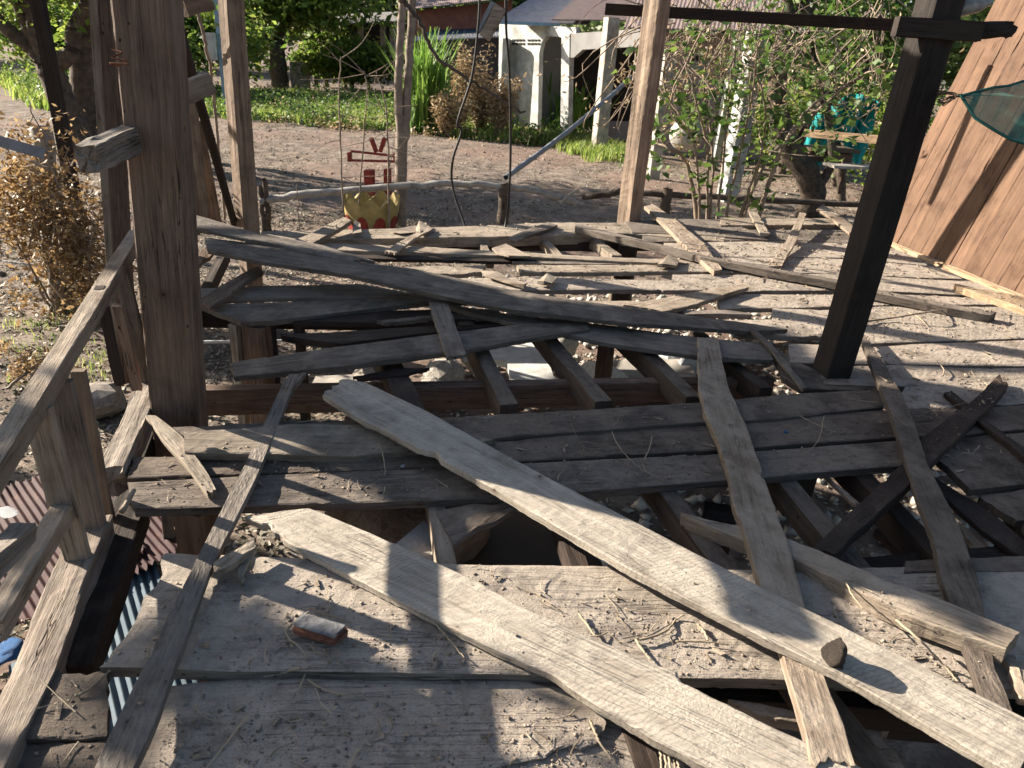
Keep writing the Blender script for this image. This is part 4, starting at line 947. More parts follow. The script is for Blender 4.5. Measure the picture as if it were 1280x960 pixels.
# ---- left garden things
S = G(80, 384)
tr = empty('stump', S, 'grey leaning tree stump wrapped by the dried orange shrub at left', 'stump')
a = Acc(); a.tube(smoothpath([S - Vector((0, 0, .1)), V(72, 320, S.y), V(60, 250, S.y), V(50, 160, S.y + .1)], 20, .01), .115, .08, 12); a.build('trunk', 'greypole', tr)
def shrub(name, label, cpx, cy, rx, ry, rz, n, size, mat, seed, stems=6, asp=2.5, cat='shrub', base=None, stemmat='twig'):
    c = V(cpx[0], cpx[1], cy); b = Vector((c.x, c.y, GZ)) if base is None else Vector(base); root = empty(name, b, label, cat); rs = np.random.RandomState(seed)
    C = []; a = Acc()
    for k in range(stems):
        t = np.array(tuple(c)) + rs.randn(3) * np.array([rx, ry, rz]) * .6
        a.tube(smoothpath([b + Vector((rs.randn() * .05, rs.randn() * .05, 0)), (b + Vector(t)) / 2 + Vector((rs.randn() * .1, rs.randn() * .1, .05)), Vector(t)], 12, .01), .012, .004, 5)
        for q in range(5):
            m_ = np.array(tuple(b)) + (t - np.array(tuple(b))) * rs.uniform(.35, 1); e = m_ + rs.randn(3) * np.array([rx, ry, rz]) * .4
            a.tube([m_, (m_ + e) / 2 + rs.randn(3) * .03, e], .005, .002, 4); C.append(e + rs.randn(n // stems // 5, 3) * np.array([rx, ry, rz]) * .22); 
    a.build('stems', stemmat, root)
    Vv, Ff = leaf_quads(np.concatenate(C), size, rs, asp, .5); np_mesh('foliage', Vv, Ff, M[mat], root); return root
shrub('dried_shrub', 'dead shrub with hanging orange brown leaves at the left border', (45, 225), 5.9, .50, .35, .42, 4200, .07, 'orangeleaf', 5, 12)
shrub('dried_shrub', 'low tuft of dead orange leaves on the ground below the stump', (28, 445), 4.5, .16, .12, .14, 600, .035, 'orangeleaf', 6, 4)
shrub('dried_shrub', 'sparse dead orange sprig just left of the slim squared post', (85, 270), 5.6, .22, .2, .25, 1400, .05, 'orangeleaf', 7, 5)
cord('ground_pipe', [G(-30, 325), G(60, 332), G(140, 334), G(200, 336)], .02, 'greypole', 'grey pipe lying across the ground behind the stump', 'pipe', jit=.003)
cord('white_pipe', [un(215, 428, -.6), un(300, 427, -.6), un(372, 426, -.6)], .012, 'white', 'thin white pipe seen through the left gap', 'pipe')
T = G(112, 192)
T = Vector((T.x, 11.0, GZ)) if False else T
def VV(px, py): return V(px, py, T.y)
tree('forked_tree', T, 'dark forked tree on the left with thick bent limbs', h=4, r=.3, leaves=9000, leafsize=.15, crown=(4.2, 3.0, 1.5), cz=4.0, seed=12, mat='leaf', bark='barkdark', clumps=60, gap=.7,
     trunkpath=[([VV(112, 200), VV(88, 150), VV(66, 95), VV(55, 78)], .28, .21), ([VV(58, 82), VV(38, 58), VV(8, 35), VV(-30, 0)], .16, .11), ([VV(62, 85), VV(88, 66), VV(92, 38), VV(103, 15), VV(125, -10)], .16, .10), ([VV(50, 68), VV(28, 20), VV(18, -10)], .12, .09)])
T2 = G(135, 185)
tree('dark_trunk_tree', T2, 'straight dark tree trunk partly hidden by the slim squared post', h=5, r=.3, leaves=9000, leafsize=.18, crown=(4.0, 3.0, 1.6), cz=4.9, seed=14, mat='leaf', bark='barkdark', clumps=50, gap=.7,
     trunkpath=[([G(125, 188), V(108, 130, T2.y), V(103, 78, T2.y), V(108, 30, T2.y), V(120, -15, T2.y)], .27, .19)])
# mango-like tree in the middle distance
B_ = G(350, 112)
tree('leafy_tree', B_, 'full green leafy tree beyond the grass, left of centre', h=5, r=.42, leaves=15000, leafsize=.40, crown=(5.8, 4.0, 3.0), cz=5.2, seed=15, mat='leaf', bark='bark', clumps=110, gap=.8)
for k, (px, py, hh, lab) in enumerate(((300, 108, 2.6, 'small bushy tree left of the full green tree'), (395, 108, 1.9, 'thin small tree with a forked stem right of the full green tree'), (408, 108, 1.6, 'smallest forked sapling beside the blue cloth in the grass'))):
    b = G(px, py); tree('small_tree', b, lab, h=hh, r=.13, leaves=3500, leafsize=.28, crown=(1.5, 1.2, 1.0), cz=hh, seed=30 + k, mat='leaf', bark='barkdark', clumps=20, depth=2, group='small trees beyond the grass')
# background belt
belt = [(-46, 52, 9, 7, 'far green tree behind the blue grey pole'), (-34, 60, 10, 7, 'tall far tree left of the full green tree'), (-24, 64, 11, 7.5, 'tall far tree behind the full green tree'), (-13, 66, 10, 7, 'far tree between the full green tree and the brick house'),
        (-3, 70, 11, 7, 'far tree above the brick house roof'), (8, 62, 11, 6.5, 'far tree above the white house roof'), (18, 55, 10, 6.5, 'far tree behind the pink house, left'), (28, 52, 10, 6.5, 'far tree behind the pink house, right'), (38, 48, 9, 6, 'far tree at the right behind the ochre wall'), (-58, 48, 9, 7, 'far tree at the left edge of the view')]
for k, (x, y, hh, cw, lab) in enumerate(belt):
    tree('background_tree', (x, y, GZ), lab, h=hh, r=.4, leaves=7000, leafsize=.75, crown=(cw, 4, hh * .42), cz=hh * .52, seed=60 + k, mat='leafbelt', bark='bark', depth=1, clumps=60, group='trees far behind the houses', gap=.9)
for k, (px, y, hh, cw, lab) in enumerate(((60, 33, 3.2, 3.4, 'bushy thicket seen between the forked limbs'), (160, 30, 3.0, 2.6, 'thicket behind the massive brown post'), (235, 34, 3.4, 3.2, 'thicket beside the blue grey meter pole'), (440, 40, 2.6, 2.0, 'low round bush left of the sapling in the distance'), (1000, 19, 2.2, 2.0, 'leafy bush behind the vine covered tree'), (1075, 17, 2.6, 1.8, 'leafy bush left of the leaning dark post'))):
    b = V(px, 100, y); tree('thicket_bush', (b.x, y, GZ), lab, h=hh, r=.1, leaves=7000 if k < 4 else 3600, leafsize=.28 if k < 4 else .16, crown=(cw, 1.6, hh * .42), cz=hh * .55, seed=80 + k, mat='leaf', bark='barkdark', depth=1, clumps=40, cat='bush', group='bushes around the yard', gap=.8)

# ---- blue grey meter post
P = G(286, 140); mp_ = empty('meter_post', P, 'blue grey pole with a small meter box, left of the second post', 'pole')
bevbox('pole', (P.x, P.y, .85), .42 * .6, .2, 3.4, 0, 'bluebox', mp_); bevbox('meter_box', Vector(V(263, 58, P.y - .2)), .32, .2, .8, 0, 'concretew', mp_)

# ---- grass
def blades(name, label, n, region, h, wd_, mat, seed, per=6, cat='grass', kind='stuff', spread=.12, bend=.5, parent=None):
    rs = np.random.RandomState(seed); x, y = region(rs, n); x = np.repeat(x, per) + rs.randn(n * per) * spread; y = np.repeat(y, per) + rs.randn(n * per) * spread
    z = gz(x, y); k = len(x); H = h * (.45 + .8 * rs.rand(k)); an = rs.rand(k) * 6.283; dx, dy = np.cos(an), np.sin(an); b = bend * (.3 + rs.rand(k)) * H
    wx, wy = -dy * wd_ / 2, dx * wd_ / 2
    V_ = np.stack([np.c_[x - wx, y - wy, z], np.c_[x + wx, y + wy, z], np.c_[x + dx * b * .3 + wx * .8, y + dy * b * .3 + wy * .8, z + H * .6], np.c_[x + dx * b * .3 - wx * .8, y + dy * b * .3 - wy * .8, z + H * .6],
                   np.c_[x + dx * b + wx * .15, y + dy * b + wy * .15, z + H * (1 - .25 * bend)], np.c_[x + dx * b - wx * .15, y + dy * b - wy * .15, z + H * (1 - .25 * bend)]], 1).reshape(-1, 3)
    i = np.arange(k)[:, None] * 6; F_ = np.concatenate([i + [[0, 1, 2, 3]], i + [[3, 2, 4, 5]]])
    o = np_mesh(name, V_, F_, M[mat], parent)
    if parent is None: tag(o, label, cat, kind=kind)
    return o
def reg(pts):
    """ground polygon from pixels, rejection sampled"""
    Q = np.array([[G(*p).x, G(*p).y] for p in pts])
    def f(rs, n):
        out = np.zeros((0, 2)); lo, hi = Q.min(0), Q.max(0)
        while len(out) < n:
            c = rs.uniform(lo, hi, (n * 3, 2)); ins = np.zeros(len(c), bool)
            for i in range(len(Q)):
                a, b = Q[i], Q[(i + 1) % len(Q)]
                cond = ((a[1] > c[:, 1]) != (b[1] > c[:, 1])) & (c[:, 0] < (b[0] - a[0]) * (c[:, 1] - a[1]) / (b[1] - a[1] + 1e-12) + a[0]); ins ^= cond
            kk = np.sin(c[:, 0] * 1.1) * np.sin(c[:, 1] * .9 + 1) ; ins &= kk + rs.randn(len(c)) * .6 > -.5
            out = np.r_[out, c[ins]]
        return out[:n, 0], out[:n, 1]
    return f
blades('grass', 'green weeds and grass strip along the far side of the earth road', 7000, reg([(200, 112), (480, 122), (700, 150), (745, 185), (640, 178), (500, 163), (330, 150), (220, 140)]), .34, .035, 'grass', 1, per=5, spread=.18)
blades('grass', 'thin green weeds at the left side of the road', 1200, reg([(0, 100), (110, 110), (120, 150), (40, 130)]), .5, .06, 'grass', 2, per=6, spread=.2)
blades('grass', 'sparse short weeds on the yard ground left of the big post', 90, reg([(0, 395), (110, 390), (150, 470), (0, 500)]), .07, .006, 'grass', 5, per=6, spread=.05)
blades('grass', 'low weeds at the foot of the concrete posts', 500, reg([(680, 178), (800, 185), (820, 205), (740, 200)]), .3, .03, 'grass', 3, per=6, spread=.12)
def cane(label, px, py, n, h, w_, seed, mat='cane', name='cane_clump'):
    b = G(px, py); root = empty(name, b, label, 'tall grass')
    def rg(rs, k): return b.x + rs.randn(k) * w_, b.y + rs.randn(k) * w_ * .5
    blades('blades', None, n, rg, h, .075, mat, seed, per=6, spread=.12, bend=.35, parent=root)
def weeds(name, label, n, region, h, size, mat, seed):
    rs = np.random.RandomState(seed); x, y = region(rs, n); k = 9; H = h * rs.rand(n) ** .7 * (1 + .7 * np.sin(x * 2.1) * np.cos(y * 1.7))
    X2 = np.repeat(x, k); Y2 = np.repeat(y, k); Z2 = gz(X2, Y2) + np.repeat(np.abs(H), k) * rs.rand(n * k)
    C = np.c_[X2 + rs.randn(n * k) * .12, Y2 + rs.randn(n * k) * .12, Z2]; Vv, Ff = leaf_quads(C, size, rs, 1.8, .0, .6)
    return tag(np_mesh(name, Vv, Ff, M[mat]), label, 'weeds', kind='stuff')
weeds('weeds', 'leafy low weeds mixed into the grass strip', 5200, reg([(200, 114), (480, 126), (700, 152), (745, 185), (640, 180), (500, 165), (330, 152), (220, 142)]), .55, .12, 'leafyoung', 21)
weeds('dry_weeds', 'dry brown bits caught in the grass strip', 1200, reg([(330, 112), (480, 126), (700, 152), (745, 185), (640, 180), (500, 167), (330, 154)]), .4, .10, 'drygrass', 22)
weeds('weeds', 'leafy weeds at the left side of the road', 900, reg([(0, 100), (110, 110), (130, 150), (40, 130)]), .8, .12, 'leafyoung', 23)
cane('tall bright green grass clump right of the twin sapling', 532, 165, 55, 2.6, .30, 31)
cane('green cane clump in front of the arched opening of the white house', 700, 165, 34, 1.9, .45, 32)
cane('smaller green cane clump by the dark doorway', 722, 172, 18, 1.5, .3, 33)
for k, (px, py, h_, w_, lab) in enumerate(((578, 165, 2.6, .25, 'tallest dry brown weed clump behind the hanging wire'), (600, 168, 1.9, .4, 'bushy dry weed clump right of the tallest one'), (622, 172, 1.7, .3, 'low dry weed clump beside the white house corner'), (560, 170, 1.2, .35, 'short dry weed clump at the left of the dry row'))):
    b = G(px, py); root = empty('dry_weed_clump', b, lab, 'dry weeds', 'dry weeds by the road'); rs = np.random.RandomState(90 + k); a = Acc(); C = []
    for q in range(26):
        t = np.array(tuple(b)) + np.array([rs.randn() * w_ * .8, rs.randn() * w_ * .5, h_ * rs.uniform(.5, 1)]); a.tube([np.array(tuple(b)) + rs.randn(3) * [.1, .1, 0], (np.array(tuple(b)) + t) / 2 + rs.randn(3) * .06, t], .015, .005, 4)
        C.append(np.array(tuple(b)) + (t - np.array(tuple(b))) * rs.uniform(.3, 1, (110, 1)) + rs.randn(110, 3) * [.11, .11, .09])
    a.build('stems', 'twig', root); Vv, Ff = leaf_quads(np.concatenate(C), .13, rs, 3.0, -.1); np_mesh('foliage', Vv, Ff, M['drygrass'], root)

# ---- sapling, thin stems
b = G(500, 283); sp = empty('sapling', b, 'pale twin-stemmed sapling rising behind the far edge of the floor', 'sapling'); y0 = b.y
a = Acc(); a.tube(smoothpath([b - Vector((0, 0, .1)), V(501, 230, y0), V(502, 165, y0)], 14, .004), .085, .080, 12); a.tube(smoothpath([V(501, 172, y0), V(498, 120, y0), V(500, 60, y0), V(505, -12, y0)], 20, .005), .058, .048, 10); a.tube(smoothpath([V(506, 175, y0), V(509, 120, y0 + .05), V(512, 60, y0 + .1), V(516, -12, y0 + .1)], 20, .005), .06, .048, 10); a.build('trunk', 'palepole', sp)
for k, (pts, r_a, lab) in enumerate((([(430, 272), (427, 200), (424, 110), (426, 70)], .011, 'thin straight stem left of the red planter'), ([(443, 272), (452, 210), (458, 120), (456, 90)], .010, 'thin bare stem in front of the red cross'), ([(487, 280), (485, 200), (484, 150), (477, 110), (470, 90)], .012, 'bare forked stem just left of the sapling'), ([(372, 250), (371, 230)], .008, 'tiny stick in front of the road left of centre'))):
    y1 = G(430, 285).y - .5; rs = np.random.RandomState(k + 5); root = empty('bare_stem', V(pts[0][0], pts[0][1], y1), lab, 'bare stem', 'bare stems behind the floor'); a = Acc()
    P_ = [V(p[0], p[1], y1) for p in pts]; P_[0] = Vector((P_[0].x, P_[0].y, GZ)); a.tube(smoothpath(P_, 18, .006), r_a * 1.2, r_a * .5, 6)
    for q in range(9 if k < 3 else 0):
        i = rs.uniform(.25, 1); s0 = smoothpath(P_, 20)[int(i * 19)]; e = s0 + rs.randn(3) * [.35, .15, .22]; a.tube(smoothpath([Vector(s0), (Vector(s0) + Vector(e)) / 2 + Vector(rs.randn(3) * .05), Vector(e)], 7), .006, .002, 4)
    a.build('stem', 'twig', root)

# ---- pole fence
FG = 'pole fence behind the floor'
yf = 9.4
fe = empty('pole_fence', V(630, 275, yf), 'low fence of one silvery pole on short posts, left of the centre post', 'fence')
a = Acc(); a.tube(smoothpath([V(326, 252, yf), V(380, 243, yf), V(440, 238, yf), V(520, 231, yf), (V(585, 230, yf)), V(640, 234, yf), V(690, 245, yf), V(722, 254, yf)], 46, .008), .05, .038, 10); a.build('pole', 'greypole', fe)
for (px, hh, rr) in ((631, 228, .085), (331, 225, .04), (325, 232, .035)):
    a = Acc(); t = V(px, hh, yf); a.tube(smoothpath([Vector((t.x, t.y, GZ - .1)), Vector((t.x + .01, t.y, (GZ + t.z) / 2)), t], 10, .01), rr, rr * .85, 9); a.build('fence_post', 'barkdark', fe)
a = Acc(); a.tube(smoothpath([V(700, 254, yf - .1), V(718, 240, yf - .1), V(724, 238, yf - .1)], 8), .02, .012, 6); a.build('branch_stub', 'greypole', fe)
yg = 10.0
fe = empty('pole_fence', V(833, 275, yg), 'low fence of one brown pole right of the centre post, passing behind the shrub', 'fence')
a = Acc(); a.tube(smoothpath([V(727, 247, yg), V(780, 241, yg), V(860, 245, yg), V(960, 250, yg), V(1100, 257, yg)], 36, .008), .042, .04, 9); a.build('pole', 'barkdark', fe)
a = Acc(); t = V(835, 236, yg); a.tube([Vector((t.x, t.y, GZ - .1)), t], .08, .07, 9); a.build('fence_post', 'barkdark', fe)
cord('leaning_pipe', [V(632, 222, 9.2), V(700, 172, 10.6), V(766, 118, 12.0), V(788, 96, 12.5)], .034, 'pipe', 'straight grey pipe leaning up to the right from the pole fence', 'pipe')
cord('dry_branch', [V(500, 0, 8.5), V(520, 20, 8.5), V(548, 72, 8.5), (V(600, 108, 8.5)), V(655, 142, 8.5)], .028, 'barkdark', 'dark bare branch slanting down behind the hanging wire', 'branch', jit=.012, r1=.012)
# hanging wire loop
yw = 6.6
cord('hanging_wire', [V(600, -12, yw), V(598, 30, yw), V(590, 95, yw), V(572, 152, yw), V(577, 164, yw), V(566, 200, yw), V(566, 235, yw), V(582, 285, yw - .15), V(591, 320, yw - .35), V(603, 327, yw - .4), V(622, 310, yw - .3), V(633, 275, yw - .1), V(638, 200, yw), V(637, 100, yw), V(633, 40, yw), V(632, -12, yw)], .011, 'wire', 'black wire hanging in a long loop down to the far floor boards', 'wire', n=90)
hb = empty('hanging_board', V(617, 28, 6.6), 'short board offcut with dark edge dangling in the wire at the top', 'board offcut')
bevbox('board', Vector(V(616, 28, 6.6)), .10, .05, .27, 0, 'tan', hb, tilt=-.5); bevbox('dark_edge', Vector(V(607, 22, 6.63)), .04, .07, .27, 0, 'pipe', hb, tilt=-.5)

# ---- lotus planter and red cross frame
b = G(465, 292); pl = empty('lotus_planter', b, 'round cement planter with ochre points and red petals standing behind the floor', 'planter')
rp = .36; hp = .50; nseg = 64; Vv = []; Ff = []
for j, zz in enumerate((0, .2, .4, .6, .8, 1.0)):
    for i in range(nseg):
        an = 2 * math.pi * i / nseg; tooth = abs(((i / nseg * 9) % 1) - .5) * 2
        rr = rp * (.72 + .32 * zz ** .8); z = zz * hp * (.80 + (.26 * tooth if zz > .9 else .05 * tooth if zz > .7 else 0)); Vv.append((b.x + rr * math.cos(an), b.y + rr * math.sin(an), GZ + z))
n0 = len(Vv); Vv += [(b.x + (x - b.x) * .88, b.y + (y - b.y) * .88, z) for x, y, z in Vv[-nseg:]]
for j in range(6):
    for i in range(nseg): i2 = (i + 1) % nseg; Ff.append((j * nseg + i, j * nseg + i2, (j + 1) * nseg + i2, (j + 1) * nseg + i))
Vv += [(b.x + .3 * math.cos(2 * math.pi * i / nseg), b.y + .3 * math.sin(2 * math.pi * i / nseg), GZ + hp * .6) for i in range(nseg)]
for i in range(nseg): i2 = (i + 1) % nseg; Ff.append((6 * nseg + i, 6 * nseg + i2, 7 * nseg + i2, 7 * nseg + i))
Ff.append(tuple(7 * nseg + i for i in range(nseg)))
mesh_obj('pot', Vv, Ff, M['yellowpaint'], pl, smooth=False)
for k in range(9):
    an0 = 2 * math.pi * (k + .5) / 9; Vp = []; 
    for i in range(9):
        u = i / 8 * 2 - 1
        for s in (0, 1):
            an = an0 + u * .30; top = hp * .52 * math.sqrt(max(0, 1 - u * u)); z = GZ + .02 + (top if s else 0); zr = (z - GZ) / hp; rr = rp * (.72 + .32 * max(zr / .85, 0.01) ** .8) + .02
            Vp.append((b.x + rr * math.cos(an), b.y + rr * math.sin(an), z))
    Fp = [(2 * i, 2 * i + 2, 2 * i + 3, 2 * i + 1) for i in range(8)]; m_ = len(Vp); Vp += [(b.x + (x - b.x) * .96, b.y + (y - b.y) * .96, z) for x, y, z in Vp]; Fp += [tuple(m_ + q for q in reversed(f)) for f in Fp]
    mesh_obj('petal', Vp, Fp, M['redpaint'], pl)
yc = b.y + .9; c0 = G(462, 262); yc = c0.y
cr = empty('red_frame', c0, 'red painted post with open square arms behind the planter', 'painted post')
bevbox('column', (V(462, 230, yc).x, yc, (GZ + V(462, 212, yc).z) / 2), .14, .14, V(462, 212, yc).z - GZ, 0, 'redpaint', cr)
bevbox('column', (V(483, 230, yc).x, yc + .1, (GZ + V(483, 212, yc).z) / 2), .10, .10, V(483, 212, yc).z - GZ, 0, 'redpaint', cr)
bevbox('arm_board', Vector(V(465, 201, yc)), .74, .05, .035, -.0, 'redpaint', cr, tilt=.03); bevbox('arm_board', Vector(V(468, 192, yc + .05)), .70, .05, .035, 0, 'redpaint', cr, tilt=-.05)
bevbox('arm_board', Vector(V(437, 196, yc)), .05, .10, .14, 0, 'redpaint', cr); bevbox('arm_board', Vector(V(494, 196, yc)), .05, .10, .14, 0, 'redpaint', cr)
bevbox('peak', Vector(V(467, 181, yc)), .06, .06, .22, 0, 'redpaint', cr, tilt=.35); bevbox('peak', Vector(V(478, 181, yc)), .06, .06, .22, 0, 'redpaint', cr, tilt=-.35)

# ---- white house
yh = 24.5
def VP(px, py, y, k=-1.1, x0=-.2):
    d = ray(px, py); t = (y - k * x0) / (d.y - k * d.x); return CAM + d * t
def facade_k(name, outline, y, th, mat, parent):
    v, f = extrude_px(outline, lambda a, b: VP(a, b, y), th, (.5, .86, 0)); return mesh_obj(name, v, f, M[mat], parent)
wh = empty('white_house', V(690, 180, yh), 'white plastered house with arched openings under a low grey roof', 'house')
facade_k('wall', [(624, 30), (720, 34), (720, 60), (712, 62), (706, 50), (700, 46), (684, 45), (677, 52), (674, 66), (671, 200), (622, 196)], yh, .25, 'whitewall', wh)
facade_k('column', [(702, 42), (712, 42), (709, 200), (700, 200)], yh - .05, .3, 'whitewall', wh)
facade('recess_wall', [(670, 40), (712, 42), (710, 200), (668, 200)], yh + 1.2, .1, 'greywall', wh)
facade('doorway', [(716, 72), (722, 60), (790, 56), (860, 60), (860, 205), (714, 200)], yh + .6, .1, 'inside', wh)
facade_k('wall', [(712, 42), (800, 36), (800, 58), (728, 62), (717, 72), (713, 72)], yh - .02, .25, 'greywall', wh)
facade('low_wall', [(712, 150), (790, 152), (788, 200), (712, 198)], yh + .4, .1, 'greywall', wh)
for k in range(2):
    for q in range(4):
        x0 = 640 + q * 4.2 + k * 19; facade_k('vent_slot', [(x0, 49), (x0 + 3, 49), (x0 + 3, 51.5), (x0, 51.5)], yh - .03, .05, 'inside', wh); facade_k('vent_slot', [(x0, 53.5), (x0 + 3, 53.5), (x0 + 3, 56), (x0, 56)], yh - .03, .05, 'inside', wh)
# roof: sloping sheets, from eave up and back
def roofpx(name, e0, e1, t1, t0, ye, yt, mat, parent, n=64, amp=.006):
    A, B, C, D = V(*e0, ye), V(*e1, ye), V(*t1, yt), V(*t0, yt); Vv = []; Fs = []; N = n * 4
    for j in (0, 1):
        for i in range(N + 1):
            u = i / N; p = (A.lerp(B, u)) if j == 0 else (D.lerp(C, u)); Vv.append(p + Vector((0, 0, amp * math.sin(i / 4 * 2 * math.pi))))
    m_ = len(Vv); Vv += [p - Vector((0, 0, .03)) for p in Vv]
    for i in range(N): Fs.append((i, i + 1, N + 2 + i, N + 1 + i)); Fs.append((m_ + i + 1, m_ + i, m_ + N + 1 + i, m_ + N + 2 + i))
    Fs.append((0, N + 1, m_ + N + 1, m_)); 
    for i in range(N): Fs.append((i, m_ + i, m_ + i + 1, i + 1))
    return mesh_obj(name, Vv, Fs, M[mat], parent)
roofpx('roof', (618, 26), (735, 30), (780, -25), (700, -25), yh - .7, yh + 5, 'tingrey', wh)
roofpx('porch_roof', (690, 24), (870, 26), (900, -18), (735, -16), yh - 1.2, yh + 3, 'tinpink', wh)
facade('fascia', [(622, 26), (700, 29), (700, 33), (622, 30)], yh - .75, .04, 'bluetrim', wh)
bevbox('side_wall', (V(626, 100, yh).x + .1, yh + 2.6, (GZ + 1.9) / 2), .2, 5, 1.9 - GZ, 0, 'whitewall', wh)
# ---- brick house and shed
ybk = 36.
bh = empty('brick_house', V(560, 100, ybk), 'red brick house with a blue sheet awning behind the dry weeds', 'house')
facade('wall', [(515, 14), (640, 0), (640, 120), (515, 118)], ybk, .3, 'brickwall', bh); bevbox('side_wall', (V(515, 60, ybk).x, ybk + 3, 1.0), .3, 6, 3.8, 0, 'brickwall', bh)
roofpx('roof', (505, 12), (660, -6), (650, -30), (520, -20), ybk - .8, ybk + 4, 'tinpink', bh)
roofpx('awning', (520, 47), (640, 42), (640, 34), (540, 38), ybk - 3.5, ybk, 'tinblue', bh, amp=.02)
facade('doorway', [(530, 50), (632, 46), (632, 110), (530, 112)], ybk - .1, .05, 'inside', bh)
ysd = 29.
sh = empty('netted_shed', V(560, 120, ysd), 'long low shed hung with dark shade net behind the dry weeds', 'shed')
facade('net_wall', [(516, 52), (628, 46), (628, 140), (516, 140)], ysd, .05, 'net', sh); roofpx('roof', (512, 51), (632, 45), (632, 40), (515, 46), ysd - .4, ysd + 2.5, 'tingrey', sh, amp=.02)
yob = 44.
ob_ = empty('open_barn', V(470, 110, yob), 'open barn with pale pillars in the far distance left of the sapling', 'shed')
facade('back_wall', [(425, 22), (500, 20), (500, 92), (425, 92)], yob + 3, .1, 'inside', ob_); roofpx('roof', (420, 30), (502, 26), (502, 14), (420, 18), yob - 1, yob + 3, 'tinold', ob_)
for px in (447, 475, 487): facade('pillar', [(px, 26), (px + 6, 26), (px + 6, 96), (px, 96)], yob, .3, 'concrete', ob_)
bevbox('brick_stub', (V(375, 90, 40).x, 40, -.2), .9, .4, 1.4, 0, 'stone', tag(empty('gate_pillar', V(375, 95, 40), '.', 'pillar'), 'stout grey gate pillar right of the full green tree', 'pillar'))
# ---- pink house on the right
yp = 21.5
ph = empty('pink_house', V(870, 180, yp), 'faded pink house behind the shrub on the right', 'house')
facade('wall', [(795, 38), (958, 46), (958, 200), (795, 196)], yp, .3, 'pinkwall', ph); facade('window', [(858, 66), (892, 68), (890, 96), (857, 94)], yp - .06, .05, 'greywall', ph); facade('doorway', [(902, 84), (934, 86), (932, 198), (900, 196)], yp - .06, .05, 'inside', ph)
roofpx('roof', (780, 34), (1100, 42), (1100, -14), (800, -20), yp - 1.5, yp + 4, 'tinpink', ph)
for q in range(4):
    x0 = 864 + q * 6; facade('vent_slot', [(x0, 70), (x0 + 4, 70), (x0 + 4, 76), (x0, 76)], yp - .1, .03, 'inside', ph)
# ---- concrete posts
CG = 'leaning concrete posts in front of the houses'
def cpost(label, bpx, tpx, wpx, mat='concrete'):
    b = G(*bpx); t = V(tpx[0], tpx[1], b.y); ww = wpx * (b - CAM).dot(f_) / F
    return beam('concrete_post', b - Vector((0, 0, .1)), t, ww, ww, mat, label, 'post', CG, up=(.35, -1, 0), rough=.004)
cpost('pale concrete post left of the centre post', (748, 189), (765, 22), 15)
cpost('whitish concrete post just right of the centre post', (815, 222), (836, 62), 14)
cpost('thick whitewashed concrete post behind the shrub', (908, 252), (948, 40), 20, 'concretew')
cpost('thin whitewashed post left of the thick one', (893, 205), (922, 50), 9, 'concretew')
cpost('short pale post at the far right beside the turquoise cloth', (1083, 210), (1092, 175), 12)
# jar, table, cloth
rock('water_jar', V(858, 168, 19), (.42, .42, .42), 'jar', 'round white water jar by the pink house', 'jar', 3, 3, amp=.02)
yt_ = 13.5
tb = empty('garden_table', V(1030, 215, yt_), 'brown low table in the yard behind the old tree', 'table')
bevbox('table_top', Vector(V(1035, 186, yt_)), .9, .6, .06, .1, 'ply', tb); bevbox('apron', Vector(V(1030, 195, yt_)), .8, .5, .16, .1, 'post', tb)
for dx in (-.36, .36): bevbox('leg', Vector(V(1030, 213, yt_)) + Vector((dx, 0, -.14)), .06, .06, .5, 0, 'post', tb)
beam('fence_board', V(1005, 166, 10.5), V(1112, 176, 9.8), .03, .10, 'raw', 'brown horizontal board between the old tree and the leaning dark post', 'board', rough=.002)
bevbox('bench_top', Vector(V(1068, 208, 12.5)), .9, .4, .05, .1, 'concrete', tag(empty('bench', V(1068, 225, 12.5), '.', 'bench'), 'pale low bench right of the brown table', 'bench'))
Vv = []; A, Bp = V(1008, 150, 14.5), V(1100, 128, 14.2); n = 26; m_ = 14
for i in range(n):
    u = i / (n - 1); top = A.lerp(Bp, u) + Vector((0, 0, .28 * math.sin(u * math.pi) * (1 if u > .4 else .6)))
    for j in range(m_): v_ = j / (m_ - 1); Vv.append(top + Vector((.02 * math.sin(v_ * 9 + u * 22), .10 * math.sin(u * 24 + v_ * 3) + .05 * math.sin(u * 51), -v_ * (1.0 + .18 * math.sin(u * 9)))))
tag(mesh_obj('hanging_cloth', Vv, [(i * m_ + j, (i + 1) * m_ + j, (i + 1) * m_ + j + 1, i * m_ + j + 1) for i in range(n - 1) for j in range(m_ - 1)], M['teal'], smooth=True), 'turquoise cloth hanging behind the old tree', 'cloth')
cord('clothes_line', [V(960, 120, 14.5), A + Vector((0, 0, .02)), Bp + Vector((0, 0, .05)), V(1180, 110, 14)], .01, 'wire', 'line carrying the turquoise cloth', 'line')

